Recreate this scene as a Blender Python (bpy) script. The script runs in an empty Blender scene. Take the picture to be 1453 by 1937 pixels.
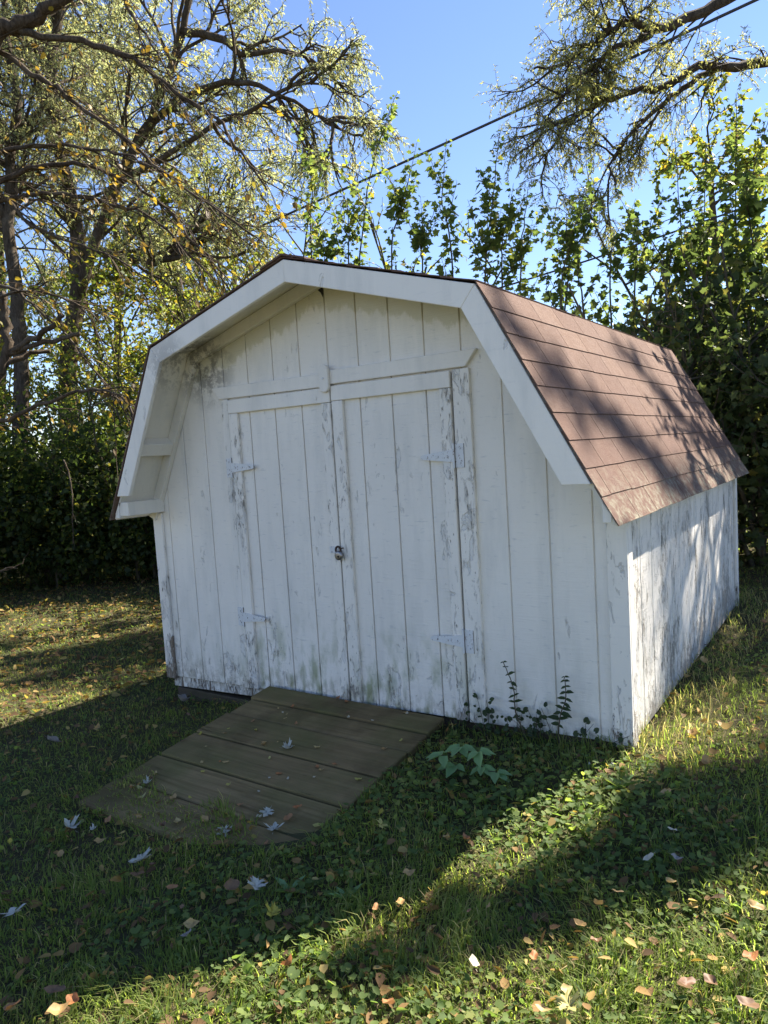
import bpy, bmesh, math, random
import numpy as np
from mathutils import Vector, Matrix

random.seed(7)
rng = np.random.default_rng(11)
scene = bpy.context.scene
COL = scene.collection

# ------------------------------------------------------------------ camera
CAM = np.array([2.4435, -3.1020, 1.3547])
RT = np.array([0.82506864, 0.56172564, -0.06104135])
UP = np.array([0.00341077, 0.1030783, 0.9946674])
FW = np.array([-0.56502222, 0.82087707, -0.08313076])
FPX = 1353.33
cd = bpy.data.cameras.new('camera'); cam = bpy.data.objects.new('camera', cd); COL.objects.link(cam)
cam.matrix_world = Matrix(((RT[0], UP[0], -FW[0], CAM[0]), (RT[1], UP[1], -FW[1], CAM[1]), (RT[2], UP[2], -FW[2], CAM[2]), (0, 0, 0, 1)))
cd.sensor_fit = 'VERTICAL'; cd.sensor_height = 36.0; cd.lens = FPX / 1937 * 36.0
cd.clip_start = 0.05; cd.clip_end = 2000
scene.camera = cam
scene.render.resolution_x = 768; scene.render.resolution_y = 1024

# ------------------------------------------------------------------ sky, sun, exposure
SUN_AZ = math.radians(20.5); SUN_EL = math.radians(45.0)
SUN = np.array([math.sin(SUN_AZ) * math.cos(SUN_EL), math.cos(SUN_AZ) * math.cos(SUN_EL), math.sin(SUN_EL)])
world = bpy.data.worlds.new('World'); scene.world = world; world.use_nodes = True
wn = world.node_tree; wn.nodes.clear()
wo = wn.nodes.new('ShaderNodeOutputWorld'); wb = wn.nodes.new('ShaderNodeBackground'); sk = wn.nodes.new('ShaderNodeTexSky')
sk.sky_type = 'NISHITA'; sk.sun_disc = False; sk.sun_elevation = SUN_EL; sk.sun_rotation = SUN_AZ
sk.air_density = 1.0; sk.dust_density = 0.0; sk.ozone_density = 3.0
wb.inputs[1].default_value = 0.064
wm = wn.nodes.new('ShaderNodeMix'); wm.data_type = 'RGBA'; wm.blend_type = 'MULTIPLY'; wm.inputs[0].default_value = 1.0; wm.inputs[7].default_value = (0.915, 0.885, 0.985, 1)
wn.links.new(sk.outputs[0], wm.inputs[6]); wn.links.new(wm.outputs[2], wb.inputs[0]); wn.links.new(wb.outputs[0], wo.inputs[0])
sl = bpy.data.lights.new('sun', 'SUN'); sl.energy = 5.0; sl.angle = math.radians(0.53); sl.color = (1.0, 0.93, 0.82)
so = bpy.data.objects.new('sun', sl); COL.objects.link(so)
so.rotation_euler = Vector(SUN.tolist()).to_track_quat('Z', 'Y').to_euler(); so.location = (6, 20, 20)
scene.view_settings.view_transform = 'Standard'; scene.view_settings.look = 'None'
scene.view_settings.exposure = 1.90; scene.view_settings.gamma = 1.0
scene.view_settings.use_curve_mapping = False


# ------------------------------------------------------------------ pixel -> place
def ray(u, v):
    return FW + RT * (u - 726.5) / FPX - UP * (v - 968.5) / FPX
def at(u, v, depth):
    return CAM + ray(u, v) * depth
def on_plane(u, v, n, k):
    n = np.array(n, float); d = ray(u, v)
    return CAM + d * ((k - n @ CAM) / (n @ d))
def sstep(a, b, x):
    t = np.clip((x - a) / (b - a), 0, 1); return t * t * (3 - 2 * t)
def ground_z(x, y):
    x = np.asarray(x, float); y = np.asarray(y, float)
    z = -0.13 + 0.072 * np.clip(x, -1.7, 2.4) * (1 - .5 * sstep(0, 1.3, -y)) + 0.025 * np.clip(y, -4, 0)
    z = z + 0.012 * np.sin(2.3 * x + 1.1 * y) + 0.010 * np.sin(-1.7 * x + 3.1 * y + 1) + 0.006 * np.sin(5.3 * x + 4.1 * y)
    return z
def on_ground(u, v):
    d = ray(u, v); t = 3.0
    for _ in range(30):
        p = CAM + d * t; t = (ground_z(p[0], p[1]) - CAM[2]) / d[2]
    return CAM + d * t
def G(x, y): return float(ground_z(x, y))


# ------------------------------------------------------------------ tags and objects
def tag(o, label=None, cat=None, group=None, kind=None):
    if label: o['label'] = label
    if cat: o['category'] = cat
    if group: o['group'] = group
    if kind: o['kind'] = kind
    return o
def empty(name, loc=(0, 0, 0), parent=None):
    o = bpy.data.objects.new(name, None); o.empty_display_size = 0.05
    o.location = loc; COL.objects.link(o)
    if parent: o.parent = parent
    return o
def link(name, me, mat=None, parent=None):
    o = bpy.data.objects.new(name, me); COL.objects.link(o)
    if mat and not me.materials: me.materials.append(mat)
    if parent is not None:
        o.parent = parent
        m = Matrix.Identity(4); q = parent
        while q is not None:
            m = Matrix.LocRotScale(q.location, q.rotation_euler, q.scale) @ q.matrix_parent_inverse @ m if False else Matrix.LocRotScale(q.location, q.rotation_euler, q.scale) @ m
            q = q.parent
        o.matrix_parent_inverse = Matrix.Identity(4)
        o['_w'] = 0
        del o['_w']
        o.location = m.inverted() @ Vector((0, 0, 0)) if not any(abs(a) > 1e-9 for a in m.to_euler()) else o.location
    return o


class MB:
    """collects shapes in world coordinates, builds one mesh object"""
    def __init__(s): s.v = []; s.f = []
    def poly(s, pts, faces):
        b = len(s.v); s.v += [tuple(map(float, p)) for p in pts]; s.f += [tuple(b + i for i in f) for f in faces]
    def box(s, x0, x1, y0, y1, z0, z1):
        s.poly([(x0, y0, z0), (x1, y0, z0), (x1, y1, z0), (x0, y1, z0), (x0, y0, z1), (x1, y0, z1), (x1, y1, z1), (x0, y1, z1)],
               [(3, 2, 1, 0), (4, 5, 6, 7), (0, 1, 5, 4), (1, 2, 6, 5), (2, 3, 7, 6), (3, 0, 4, 7)])
    def prism_y(s, pts, y0, y1):
        """pts: (x,z) counter-clockwise seen from -y ; extruded along y"""
        n = len(pts)
        s.poly([(x, y0, z) for x, z in pts] + [(x, y1, z) for x, z in pts],
               [tuple(range(n)), tuple(range(2 * n - 1, n - 1, -1))] + [(i, n + i, n + (i + 1) % n, (i + 1) % n) for i in range(n)])
    def prism_x(s, pts, x0, x1):
        n = len(pts)
        s.poly([(x0, y, z) for y, z in pts] + [(x1, y, z) for y, z in pts],
               [tuple(range(n)), tuple(range(2 * n - 1, n - 1, -1))] + [(i, n + i, n + (i + 1) % n, (i + 1) % n) for i in range(n)])
    def tube(s, pts, r, sides=5, cap=True):
        pts = np.asarray(pts, float); n = len(pts)
        r = np.broadcast_to(np.asarray(r, float), (n,))
        t = np.gradient(pts, axis=0); t /= np.linalg.norm(t, axis=1)[:, None] + 1e-9
        ref = np.array([0.31, 0.27, 0.91]); 
        if abs(t[0] @ ref) > .9: ref = np.array([.9, -.3, .1])
        a = np.cross(t, ref); a /= np.linalg.norm(a, axis=1)[:, None] + 1e-9
        b = np.cross(t, a)
        ang = np.arange(sides) * 2 * math.pi / sides
        V = pts[:, None, :] + r[:, None, None] * (a[:, None, :] * np.cos(ang)[None, :, None] + b[:, None, :] * np.sin(ang)[None, :, None])
        base = len(s.v); s.v += list(map(tuple, V.reshape(-1, 3).tolist()))
        for i in range(n - 1):
            o = base + i * sides
            for k in range(sides):
                k2 = (k + 1) % sides
                s.f.append((o + k, o + sides + k, o + sides + k2, o + k2))
        if cap:
            s.f.append(tuple(base + k for k in range(sides)))
            s.f.append(tuple(base + (n - 1) * sides + k for k in reversed(range(sides))))
    def lathe(s, prof, c, axis='y', n=24):
        """prof: (radius, along) list"""
        base = len(s.v)
        for r, h in prof:
            for k in range(n):
                a = 2 * math.pi * k / n; x = r * math.cos(a); z = r * math.sin(a)
                s.v.append((c[0] + x, c[1] + h, c[2] + z) if axis == 'y' else (c[0] + x, c[1] + z, c[2] + h))
        for i in range(len(prof) - 1):
            for k in range(n):
                k2 = (k + 1) % n; o = base + i * n
                s.f.append((o + k, o + k2, o + n + k2, o + n + k))
        s.f.append(tuple(base + k for k in range(n))); s.f.append(tuple(base + (len(prof) - 1) * n + k for k in reversed(range(n))))
    def build(s, name, mat, parent=None, bevel=0, smooth=False, origin=None):
        me = bpy.data.meshes.new(name); me.from_pydata(s.v, [], s.f)
        bm = bmesh.new(); bm.from_mesh(me); bmesh.ops.recalc_face_normals(bm, faces=bm.faces)
        if bevel:
            es = [e for e in bm.edges if e.is_manifold and e.calc_face_angle(0) > 0.6]
            bmesh.ops.bevel(bm, geom=es, offset=bevel, segments=1, affect='EDGES', clamp_overlap=True)
        if smooth:
            for f in bm.faces: f.smooth = True
        bm.to_mesh(me); bm.free(); me.materials.append(mat)
        o = bpy.data.objects.new(name, me); COL.objects.link(o)
        if parent is not None:
            o.parent = parent
            w = Vector((0, 0, 0)); q = parent
            while q is not None: w += Vector(q.location); q = q.parent
            o.location = -w
        return o


def bulk(name, V, F, mat, parent=None, attr=None, smooth=False):
    """fast mesh from numpy arrays, F: (n,k)"""
    V = np.ascontiguousarray(V, np.float32); F = np.ascontiguousarray(F, np.int32)
    me = bpy.data.meshes.new(name); n, k = F.shape
    me.vertices.add(len(V)); me.vertices.foreach_set('co', V.ravel())
    me.loops.add(n * k); me.loops.foreach_set('vertex_index', F.ravel())
    me.polygons.add(n); me.polygons.foreach_set('loop_start', np.arange(0, n * k, k, dtype=np.int32))
    me.polygons.foreach_set('loop_total', np.full(n, k, np.int32))
    if smooth: me.polygons.foreach_set('use_smooth', np.ones(n, bool))
    if attr is not None:
        a = me.attributes.new('rnd', 'FLOAT', 'POINT'); a.data.foreach_set('value', np.ascontiguousarray(attr, np.float32))
    me.update(calc_edges=True); me.validate(); me.materials.append(mat)
    o = bpy.data.objects.new(name, me); COL.objects.link(o)
    if parent is not None:
        o.parent = parent
        w = Vector((0, 0, 0)); q = parent
        while q is not None: w += Vector(q.location); q = q.parent
        o.location = -w
    return o

# leaf templates: x across, y along, z up off the blade
T_WILLOW = (np.array([(0, 0, 0), (.5, .42, .05), (0, 1, 0), (-.5, .42, .05)]), np.array([(0, 1, 2, 3)]))
T_BROAD = (np.array([(0, 0, 0), (.40, .14, .09), (.44, .52, .07), (0, 1, -.10), (-.44, .52, .07), (-.40, .14, .09)]), np.array([(0, 1, 2, 3), (0, 3, 4, 5)]))
T_LOBED = (np.array([(0, 0, 0), (.36, .02, .06), (.30, .30, .07), (.48, .50, .06), (.20, .62, .03), (0, 1.02, -.08), (-.20, .62, .03), (-.48, .50, .06), (-.30, .30, .07), (-.36, .02, .06)]),
           np.array([(0, 1, 2, 2), (0, 2, 3, 4), (0, 4, 5, 6), (0, 6, 7, 8), (0, 8, 9, 9)]))
T_ROUND = (np.array([(0, .08, 0), (.42, -.06, .10), (.52, .50, .10), (0, .92, 0), (-.52, .50, .10), (-.42, -.06, .10)]), np.array([(0, 1, 2, 3), (0, 3, 4, 5)]))
T_ROUND = (np.array([(0, .12, 0), (.20, -.06, .05), (.44, .10, .10), (.53, .42, .12), (.34, .76, .08), (0, .90, .0), (-.34, .76, .08), (-.53, .42, .12), (-.44, .10, .10), (-.20, -.06, .05)]), np.array([(0, 1, 2, 3), (0, 3, 4, 5), (0, 5, 6, 7), (0, 7, 8, 9)]))
T_LOBED = (T_LOBED[0], np.array([(0, 1, 2, 3), (0, 3, 4, 5), (0, 5, 6, 7), (0, 7, 8, 9)]))

T_DIAM = (np.array([(0, 0, 0), (.5, .45, .10), (0, 1, -.05), (-.5, .45, .10)]), np.array([(0, 1, 2, 3)]))

def leaves(name, P, D, N, L, Wd, T, mat, parent=None, rnd=None):
    """P positions, D along, N approx normal, L lengths, Wd widths (ratio array or scalar)"""
    P = np.asarray(P, float); M = len(P)
    D = D / (np.linalg.norm(D, axis=1)[:, None] + 1e-9)
    X = np.cross(D, N); X /= np.linalg.norm(X, axis=1)[:, None] + 1e-9
    Z = np.cross(X, D)
    tv, tf = T; L = np.broadcast_to(L, (M,)); Wd = np.broadcast_to(Wd, (M,))
    V = (P[:, None, :] + tv[None, :, 0:1] * (X * (L * Wd)[:, None])[:, None, :] + tv[None, :, 1:2] * (D * L[:, None])[:, None, :]
         + tv[None, :, 2:3] * (Z * L[:, None])[:, None, :])
    F = tf[None] + (np.arange(M) * len(tv))[:, None, None]
    if rnd is None: rnd = rng.random(M)
    return bulk(name, V.reshape(-1, 3), F.reshape(-1, tf.shape[1]), mat, parent, np.repeat(rnd, len(tv)))

def rand_dirs(n):
    v = rng.normal(size=(n, 3)); return v / np.linalg.norm(v, axis=1)[:, None]


# ------------------------------------------------------------------ materials
class NT:
    def __init__(s, name):
        s.m = bpy.data.materials.new(name); s.m.use_nodes = True; s.t = s.m.node_tree; s.t.nodes.clear()
        s.out = s.t.nodes.new('ShaderNodeOutputMaterial')
    def n(s, typ, **kw):
        nd = s.t.nodes.new('ShaderNode' + typ)
        for k, v in kw.items():
            if k.startswith('i_'):
                key = k[2:]; key = int(key) if key.isdigit() else key.replace('_', ' ')
                s.set(nd.inputs[key], v)
            else: setattr(nd, k, v)
        return nd
    def set(s, inp, v):
        if hasattr(v, 'links') or isinstance(v, bpy.types.NodeSocket): s.t.links.new(v, inp)
        else: inp.default_value = v
    def math(s, op, a, b=0.0, c=0.0, clamp=False):
        nd = s.t.nodes.new('ShaderNodeMath'); nd.operation = op; nd.use_clamp = clamp
        s.set(nd.inputs[0], a); s.set(nd.inputs[1], b); s.set(nd.inputs[2], c); return nd.outputs[0]
    def pos(s): return s.n('NewGeometry').outputs['Position']
    def scale(s, vec, xyz, off=(0, 0, 0)):
        nd = s.n('Mapping'); s.set(nd.inputs['Vector'], vec); nd.inputs['Scale'].default_value = xyz; nd.inputs['Location'].default_value = off; return nd.outputs[0]
    def noise(s, vec, sc, detail=4, rough=.55, dist=0.0):
        nd = s.n('TexNoise'); s.set(nd.inputs['Vector'], vec); nd.inputs['Scale'].default_value = sc
        nd.inputs['Detail'].default_value = detail; nd.inputs['Roughness'].default_value = rough; nd.inputs['Distortion'].default_value = dist
        return nd.outputs['Fac']
    def ramp(s, fac, stops, interp='LINEAR'):
        nd = s.n('ValToRGB'); s.set(nd.inputs[0], fac); cr = nd.color_ramp; cr.interpolation = interp
        while len(cr.elements) < len(stops): cr.elements.new(0.5)
        for e, (p, c) in zip(cr.elements, stops):
            e.position = p; e.color = (c, c, c, 1) if not hasattr(c, '__len__') else (*c, 1)
        return nd.outputs[0]
    def rng(s, v, a, b, c=0.0, d=1.0):
        nd = s.n('MapRange'); s.set(nd.inputs[0], v)
        for i, q in enumerate((a, b, c, d)): nd.inputs[i + 1].default_value = q
        return nd.outputs[0]
    def mix(s, f, a, b, typ='MIX'):
        nd = s.t.nodes.new('ShaderNodeMix'); nd.data_type = 'RGBA'; nd.blend_type = typ
        s.set(nd.inputs[0], f)
        for i, q in ((6, a), (7, b)):
            if isinstance(q, tuple) and len(q) == 3: q = (*q, 1)
            s.set(nd.inputs[i], q)
        return nd.outputs[2]
    def sep(s, v):
        nd = s.n('SeparateXYZ'); s.set(nd.inputs[0], v); return nd.outputs
    def bump(s, h, strength=.3, dist=.01, normal=None):
        nd = s.n('Bump'); s.set(nd.inputs['Height'], h); nd.inputs['Strength'].default_value = strength; nd.inputs['Distance'].default_value = dist
        if normal is not None: s.set(nd.inputs['Normal'], normal)
        return nd.outputs[0]
    def principled(s, col, rough=.6, normal=None, spec=.3, metal=0.0):
        nd = s.n('BsdfPrincipled'); s.set(nd.inputs['Base Color'], (*col, 1) if isinstance(col, tuple) and len(col) == 3 else col)
        s.set(nd.inputs['Roughness'], rough); s.set(nd.inputs['Specular IOR Level'], spec); s.set(nd.inputs['Metallic'], metal)
        if normal is not None: s.set(nd.inputs['Normal'], normal)
        return nd.outputs[0]
    def done(s, sh): s.t.links.new(sh, s.out.inputs[0]); return s.m


def paint(name, peel=0.0, saw=1.0, algae=0.0, cream=False, mildew=False, low=0.6, tint=(1, 1, 1), bare=((.46, .42, .36), (.27, .235, .195))):
    """old white paint over rough-sawn wood: worn chips, saw marks, stains"""
    k = NT(name); p = k.pos(); X, Y, Z = k.sep(p)
    big = k.noise(p, 1.7, 3, .5)
    # flaking mask, flakes longer along the vertical grain
    fl = k.noise(k.scale(p, (30, 30, 9)), 1.0, 7, .62, .4)
    fine = k.noise(k.scale(p, (95, 95, 26)), 1.0, 4, .6)
    patch = k.noise(k.scale(p, (5, 5, 2.2)), 1.0, 4, .6)
    lowz = k.rng(Z, 0.42, -0.06, 0.0, low)
    am = k.math('ADD', k.math('ADD', k.math('MULTIPLY', k.math('SUBTRACT', patch, .5), .55), peel), k.math('MULTIPLY', lowz, .16))
    thr = k.math('SUBTRACT', 0.80, am)
    mask = k.math('MULTIPLY', k.math('SUBTRACT', fl, thr), 22.0, clamp=True)
    mask2 = k.math('MULTIPLY', k.math('SUBTRACT', fine, k.math('ADD', thr, .02)), 26.0, clamp=True)
    mask = k.math('MAXIMUM', mask, mask2)
    edge = k.math('SUBTRACT', 1.0, k.math('MULTIPLY', k.math('ABSOLUTE', k.math('SUBTRACT', fl, k.math('SUBTRACT', thr, .055))), 75.0), clamp=True)
    fl3 = k.noise(k.scale(p, (16, 16, 6), (3, 7, 1)), 1.0, 5, .6, .8)
    edge2 = k.math('SUBTRACT', 1.0, k.math('MULTIPLY', k.math('ABSOLUTE', k.math('SUBTRACT', fl3, k.math('SUBTRACT', thr, .06))), 90.0), clamp=True)
    lift = k.math('MULTIPLY', k.math('SUBTRACT', fl3, k.math('SUBTRACT', thr, .06)), 30.0, clamp=True)
    edge = k.math('MAXIMUM', edge, edge2)
    white = k.mix(k.rng(big, .3, .7), tuple(a * b for a, b in zip((.88, .825, .735), tint)), tuple(a * b for a, b in zip((.80, .75, .67), tint)))
    grime = k.noise(k.scale(p, (7, 7, 1.3)), 1.0, 6, .65)
    white = k.mix(k.math('MULTIPLY', k.rng(grime, .48, .75), .35), white, (.45, .45, .42))
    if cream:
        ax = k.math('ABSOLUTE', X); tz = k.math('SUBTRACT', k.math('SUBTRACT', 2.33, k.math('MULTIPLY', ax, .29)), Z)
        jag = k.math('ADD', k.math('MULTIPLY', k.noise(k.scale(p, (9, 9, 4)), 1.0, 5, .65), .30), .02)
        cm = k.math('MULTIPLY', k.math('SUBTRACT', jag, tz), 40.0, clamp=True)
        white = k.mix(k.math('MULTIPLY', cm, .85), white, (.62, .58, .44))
    saws = k.noise(k.scale(p, (5, 5, 150)), 1.0, 3, .6)
    saws2 = k.noise(k.scale(p, (14, 14, 60)), 1.0, 4, .6)
    cut = k.math('MULTIPLY', k.math('SUBTRACT', saws2, .60), 9.0, clamp=True)
    white = k.mix(k.math('MULTIPLY', cut, .34 * saw), white, (.40, .41, .42))
    if algae:
        an = k.noise(k.scale(p, (11, 11, 5)), 1.0, 5, .6)
        am2 = k.math('MULTIPLY', k.math('MULTIPLY', k.rng(Z, .50, .0), k.rng(an, .46, .66)), algae)
        white = k.mix(am2, white, (.23, .27, .12))
    if mildew:
        d = k.n('VectorMath', operation='DISTANCE'); k.set(d.inputs[0], p); d.inputs[1].default_value = (-.95, -.12, 1.93)
        md = k.math('MULTIPLY', k.rng(d.outputs['Value'], .29, .10), k.rng(k.noise(k.scale(p, (11, 11, 11)), 1.0, 6, .75), .44, .54))
        white = k.mix(k.math('MULTIPLY', md, .85), white, (.09, .08, .07))
    wood = k.mix(k.noise(k.scale(p, (60, 60, 4)), 1.0, 4, .6), bare[0], bare[1])
    white = k.mix(k.math('MULTIPLY', lift, .35), white, (.60, .60, .58))
    white = k.mix(k.math('MULTIPLY', edge, .45), white, (.27, .26, .24))
    mud = k.math('MULTIPLY', k.rng(Z, .13, -.05), k.rng(k.noise(k.scale(p, (22, 22, 14)), 1.0, 6, .7), .42, .60)); white = k.mix(k.math('MULTIPLY', mud, .62), white, (.24, .195, .13))
    col = k.mix(mask, white, wood)
    h = k.math('ADD', k.math('MULTIPLY', saws, .35 * saw), k.math('MULTIPLY', saws2, .30 * saw))
    h = k.math('ADD', h, k.math('MULTIPLY', k.noise(k.scale(p, (45, 45, 12)), 1.0, 6, .65), .55))
    curl = k.math('MULTIPLY', k.math('SUBTRACT', fl, k.math('SUBTRACT', thr, .05)), 14.0, clamp=True)
    h = k.math('SUBTRACT', k.math('ADD', h, k.math('MULTIPLY', curl, .7)), k.math('ADD', k.math('MULTIPLY', mask, 1.5), k.math('MULTIPLY', lift, .8)))
    return k.done(k.principled(col, k.rng(mask, 0, 1, .55, .85), k.bump(h, .9, .006), .35))

M = {}
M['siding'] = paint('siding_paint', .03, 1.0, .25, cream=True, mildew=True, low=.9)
M['door'] = paint('door_paint', .05, 1.1, .95, low=.5)
M['trim'] = paint('trim_paint', .135, .35, .5, low=.5)
M['header'] = paint('header_paint', .005, .35, 0, low=0)
M['rake'] = paint('rake_paint', .035, .3, 0, mildew=True, low=0, tint=(1.04, 1.04, 1.03))
M['corner'] = paint('corner_paint', .13, .35, 0, low=1.15, bare=((.30, .24, .18), (.15, .115, .085)))
M['side'] = paint('side_wall_paint', .185, .8, .2, low=.8)
M['rim'] = paint('rim_paint', .24, .4, 0, low=0, bare=((.26, .20, .15), (.13, .10, .075)))
M['soffit'] = paint('soffit_paint', -.03, .5, 0, mildew=True, low=0, tint=(.93, .93, .90))

def metal_painted():
    k = NT('painted_iron'); p = k.pos()
    n = k.noise(k.scale(p, (90, 90, 60)), 1.0, 6, .65)
    m = k.math('MULTIPLY', k.math('SUBTRACT', n, .585), 16.0, clamp=True)
    col = k.mix(m, (.70, .70, .69), (.16, .075, .035))
    return k.done(k.principled(col, .5, k.bump(k.math('SUBTRACT', n, k.math('MULTIPLY', m, .6)), .7, .002), .4))
M['iron'] = metal_painted()
def plain(name, col, rough=.6, metal=0., spec=.4, sc=60, var=.35, bs=.2):
    k = NT(name); p = k.pos(); n = k.noise(p, sc, 5, .6)
    c = k.mix(n, tuple(a * (1 - var) for a in col), tuple(min(1, a * (1 + var)) for a in col))
    return k.done(k.principled(c, rough, k.bump(n, bs, .003), spec, metal))
M['steel'] = plain('padlock_steel', (.26, .25, .25), .30, .9, .5, 150, .3)
M['rust'] = plain('rusty_iron', (.07, .045, .035), .7, .4, .3, 150, .5)
M['dark'] = plain('dark_gap', (.03, .028, .025), .9)
M['cable'] = plain('cable_rubber', (.035, .037, .045), .5)

def wood_mat(name, a, b, moss=0.0, ax='x'):
    k = NT(name); p = k.pos()
    oi = k.n('ObjectInfo').outputs['Random']
    off = k.n('CombineXYZ'); k.set(off.inputs[0], k.math('MULTIPLY', oi, 17.0)); k.set(off.inputs[1], k.math('MULTIPLY', oi, 9.0))
    pp = k.n('VectorMath', operation='ADD'); k.set(pp.inputs[0], p); k.set(pp.inputs[1], off.outputs[0]); p2 = pp.outputs[0]
    g = k.noise(k.scale(p2, (1.8, 48, 48)), 1.0, 7, .62, .8); gw = k.noise(k.scale(p2, (.9, 14, 14)), 1.0, 4, .55, 1.2); g2 = k.noise(p2, 3.2, 5, .62); sp = k.noise(p, 55, 4, .7)
    col = k.mix(k.rng(g, .32, .68), b, a); col = k.mix(k.math('MULTIPLY', k.rng(gw, .42, .62), .28), col, tuple(q * .6 for q in b))
    col = k.mix(k.math('MULTIPLY', oi, .45), col, tuple(q * .62 for q in a))
    st = k.noise(p, 2.1, 5, .65); col = k.mix(k.math('MULTIPLY', k.rng(st, .46, .64), .62), col, tuple(q * .40 for q in b))
    if moss: col = k.mix(k.math('MULTIPLY', k.rng(g2, .40, .66), moss), col, (.125, .122, .042))
    col = k.mix(k.math('MULTIPLY', k.rng(sp, .62, .72), .6), col, (.16, .13, .08))
    crack = k.math('MULTIPLY', k.math('SUBTRACT', .345, g), 9.0, clamp=True)
    col = k.mix(k.math('MULTIPLY', crack, .75), col, (.022, .018, .014))
    return k.done(k.principled(col, .88, k.bump(k.math('SUBTRACT', k.math('ADD', g, k.math('MULTIPLY', sp, .3)), crack), .9, .005), .12))
M['plank'] = wood_mat('ramp_wood', (.300, .215, .105), (.165, .114, .052), .60)
M['skid'] = wood_mat('skid_wood', (.15, .115, .08), (.08, .06, .045), .2)

def shingle_mat():
    k = NT('asphalt_shingle'); p = k.pos(); oi = k.n('ObjectInfo').outputs['Random']
    gr = k.noise(p, 260, 2, .7); md = k.noise(p, 5, 4, .6); sp = k.noise(p, 120, 2, .5)
    c = k.mix(gr, (.092, .052, .037), (.240, .152, .110))
    c = k.mix(k.math('MULTIPLY', k.rng(md, .35, .7), .45), c, (.165, .112, .094))
    bl = k.noise(p, 34, 4, .7); c = k.mix(k.math('MULTIPLY', k.rng(bl, .45, .7), .4), c, (.27, .20, .155))
    c = k.mix(k.math('MULTIPLY', oi, .45), c, (.100, .054, .043))
    X, Y, Z = k.sep(p)
    li = k.math('MULTIPLY', k.rng(Z, 1.26, 1.03), k.rng(k.noise(p, 26, 5, .7), .46, .62))
    c = k.mix(k.math('MULTIPLY', li, .75), c, (.30, .29, .21))
    return k.done(k.principled(c, .9, k.bump(k.math('ADD', gr, sp), .8, .004), .15))
M['shingle'] = shingle_mat()

def leaf_mat(name, stops, trans=.45, tcol=1.5, rough=.5, tblue=.5):
    k = NT(name); a = k.n('Attribute'); a.attribute_name = 'rnd'
    c = k.ramp(a.outputs['Fac'], stops)
    n = k.noise(k.pos(), 35, 3, .6); c = k.mix(k.math('MULTIPLY', n, .35), c, k.mix(.6, c, (.02, .02, .01)))
    pr = k.n('BsdfPrincipled'); k.set(pr.inputs['Base Color'], c); pr.inputs['Roughness'].default_value = rough; pr.inputs['Specular IOR Level'].default_value = .22
    tr = k.n('BsdfTranslucent'); tc = k.mix(1.0, c, (tcol, tcol * 1.05, tcol * tblue), 'MULTIPLY'); k.set(tr.inputs[0], tc)
    mx = k.n('MixShader'); mx.inputs[0].default_value = trans
    k.t.links.new(pr.outputs[0], mx.inputs[1]); k.t.links.new(tr.outputs[0], mx.inputs[2])
    return k.done(mx.outputs[0])
M['mulberry'] = leaf_mat('mulberry_leaf', [(0, (.060, .085, .032)), (.6, (.085, .115, .042)), (.9, (.13, .15, .05)), (1, (.22, .19, .05))], .48, 1.45, .45, .65)
M['shootleaf'] = leaf_mat('shoot_leaf', [(0, (.085, .12, .042)), (.6, (.12, .155, .052)), (.9, (.17, .19, .06)), (1, (.26, .22, .06))], .58, 1.9, .45, .55)
M['shrub'] = leaf_mat('shrub_leaf', [(0, (.032, .052, .020)), (.6, (.055, .080, .028)), (.9, (.11, .13, .038)), (1, (.22, .19, .045))], .55, 2.2, .5)
M['willow'] = leaf_mat('willow_leaf', [(0, (.24, .26, .14)), (.5, (.33, .34, .18)), (.85, (.42, .39, .18)), (1, (.44, .33, .11))], .6, 1.5, .5, .8)
M['olive'] = leaf_mat('olive_leaf', [(0, (.21, .22, .09)), (.5, (.31, .30, .12)), (1, (.43, .37, .14))], .6, 1.6, .5, .7)
M['yellowtree'] = leaf_mat('yellowing_leaf', [(0, (.13, .17, .045)), (.6, (.20, .22, .055)), (.85, (.30, .26, .05)), (1, (.42, .28, .05))], .55, 1.7)
M['autumn'] = leaf_mat('autumn_leaf', [(0, (.13, .08, .04)), (.35, (.22, .14, .05)), (.6, (.40, .24, .04)), (.8, (.46, .32, .06)), (1, (.20, .22, .06))], .45, 1.3)
M['grass'] = leaf_mat('grass_blade', [(0, (.14, .195, .045)), (.5, (.21, .265, .065)), (.85, (.29, .30, .10)), (1, (.46, .38, .20))], .60, 1.95, .6, .6)
M['cover'] = leaf_mat('ground_leaf', [(0, (.085, .13, .045)), (.5, (.14, .20, .062)), (.9, (.24, .28, .085)), (1, (.32, .26, .08))], .5, 2.2, .65)
M['litter'] = leaf_mat('leaf_litter', [(0, (.10, .06, .03)), (.5, (.22, .13, .06)), (.8, (.38, .24, .08)), (1, (.50, .38, .14))], .35, 1.5, .75)
M['plant'] = leaf_mat('sapling_leaf', [(0, (.20, .33, .14)), (1, (.26, .40, .17))], .35, 1.4, .45)
M['stemleaf'] = leaf_mat('stem_leaf', [(0, (.035, .055, .025)), (1, (.055, .08, .03))], .3, 1.4, .45)
M['farwood'] = leaf_mat('far_wood_leaf', [(0, (.05, .075, .025)), (.7, (.09, .11, .03)), (1, (.19, .16, .04))], .45, 1.5)
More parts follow.
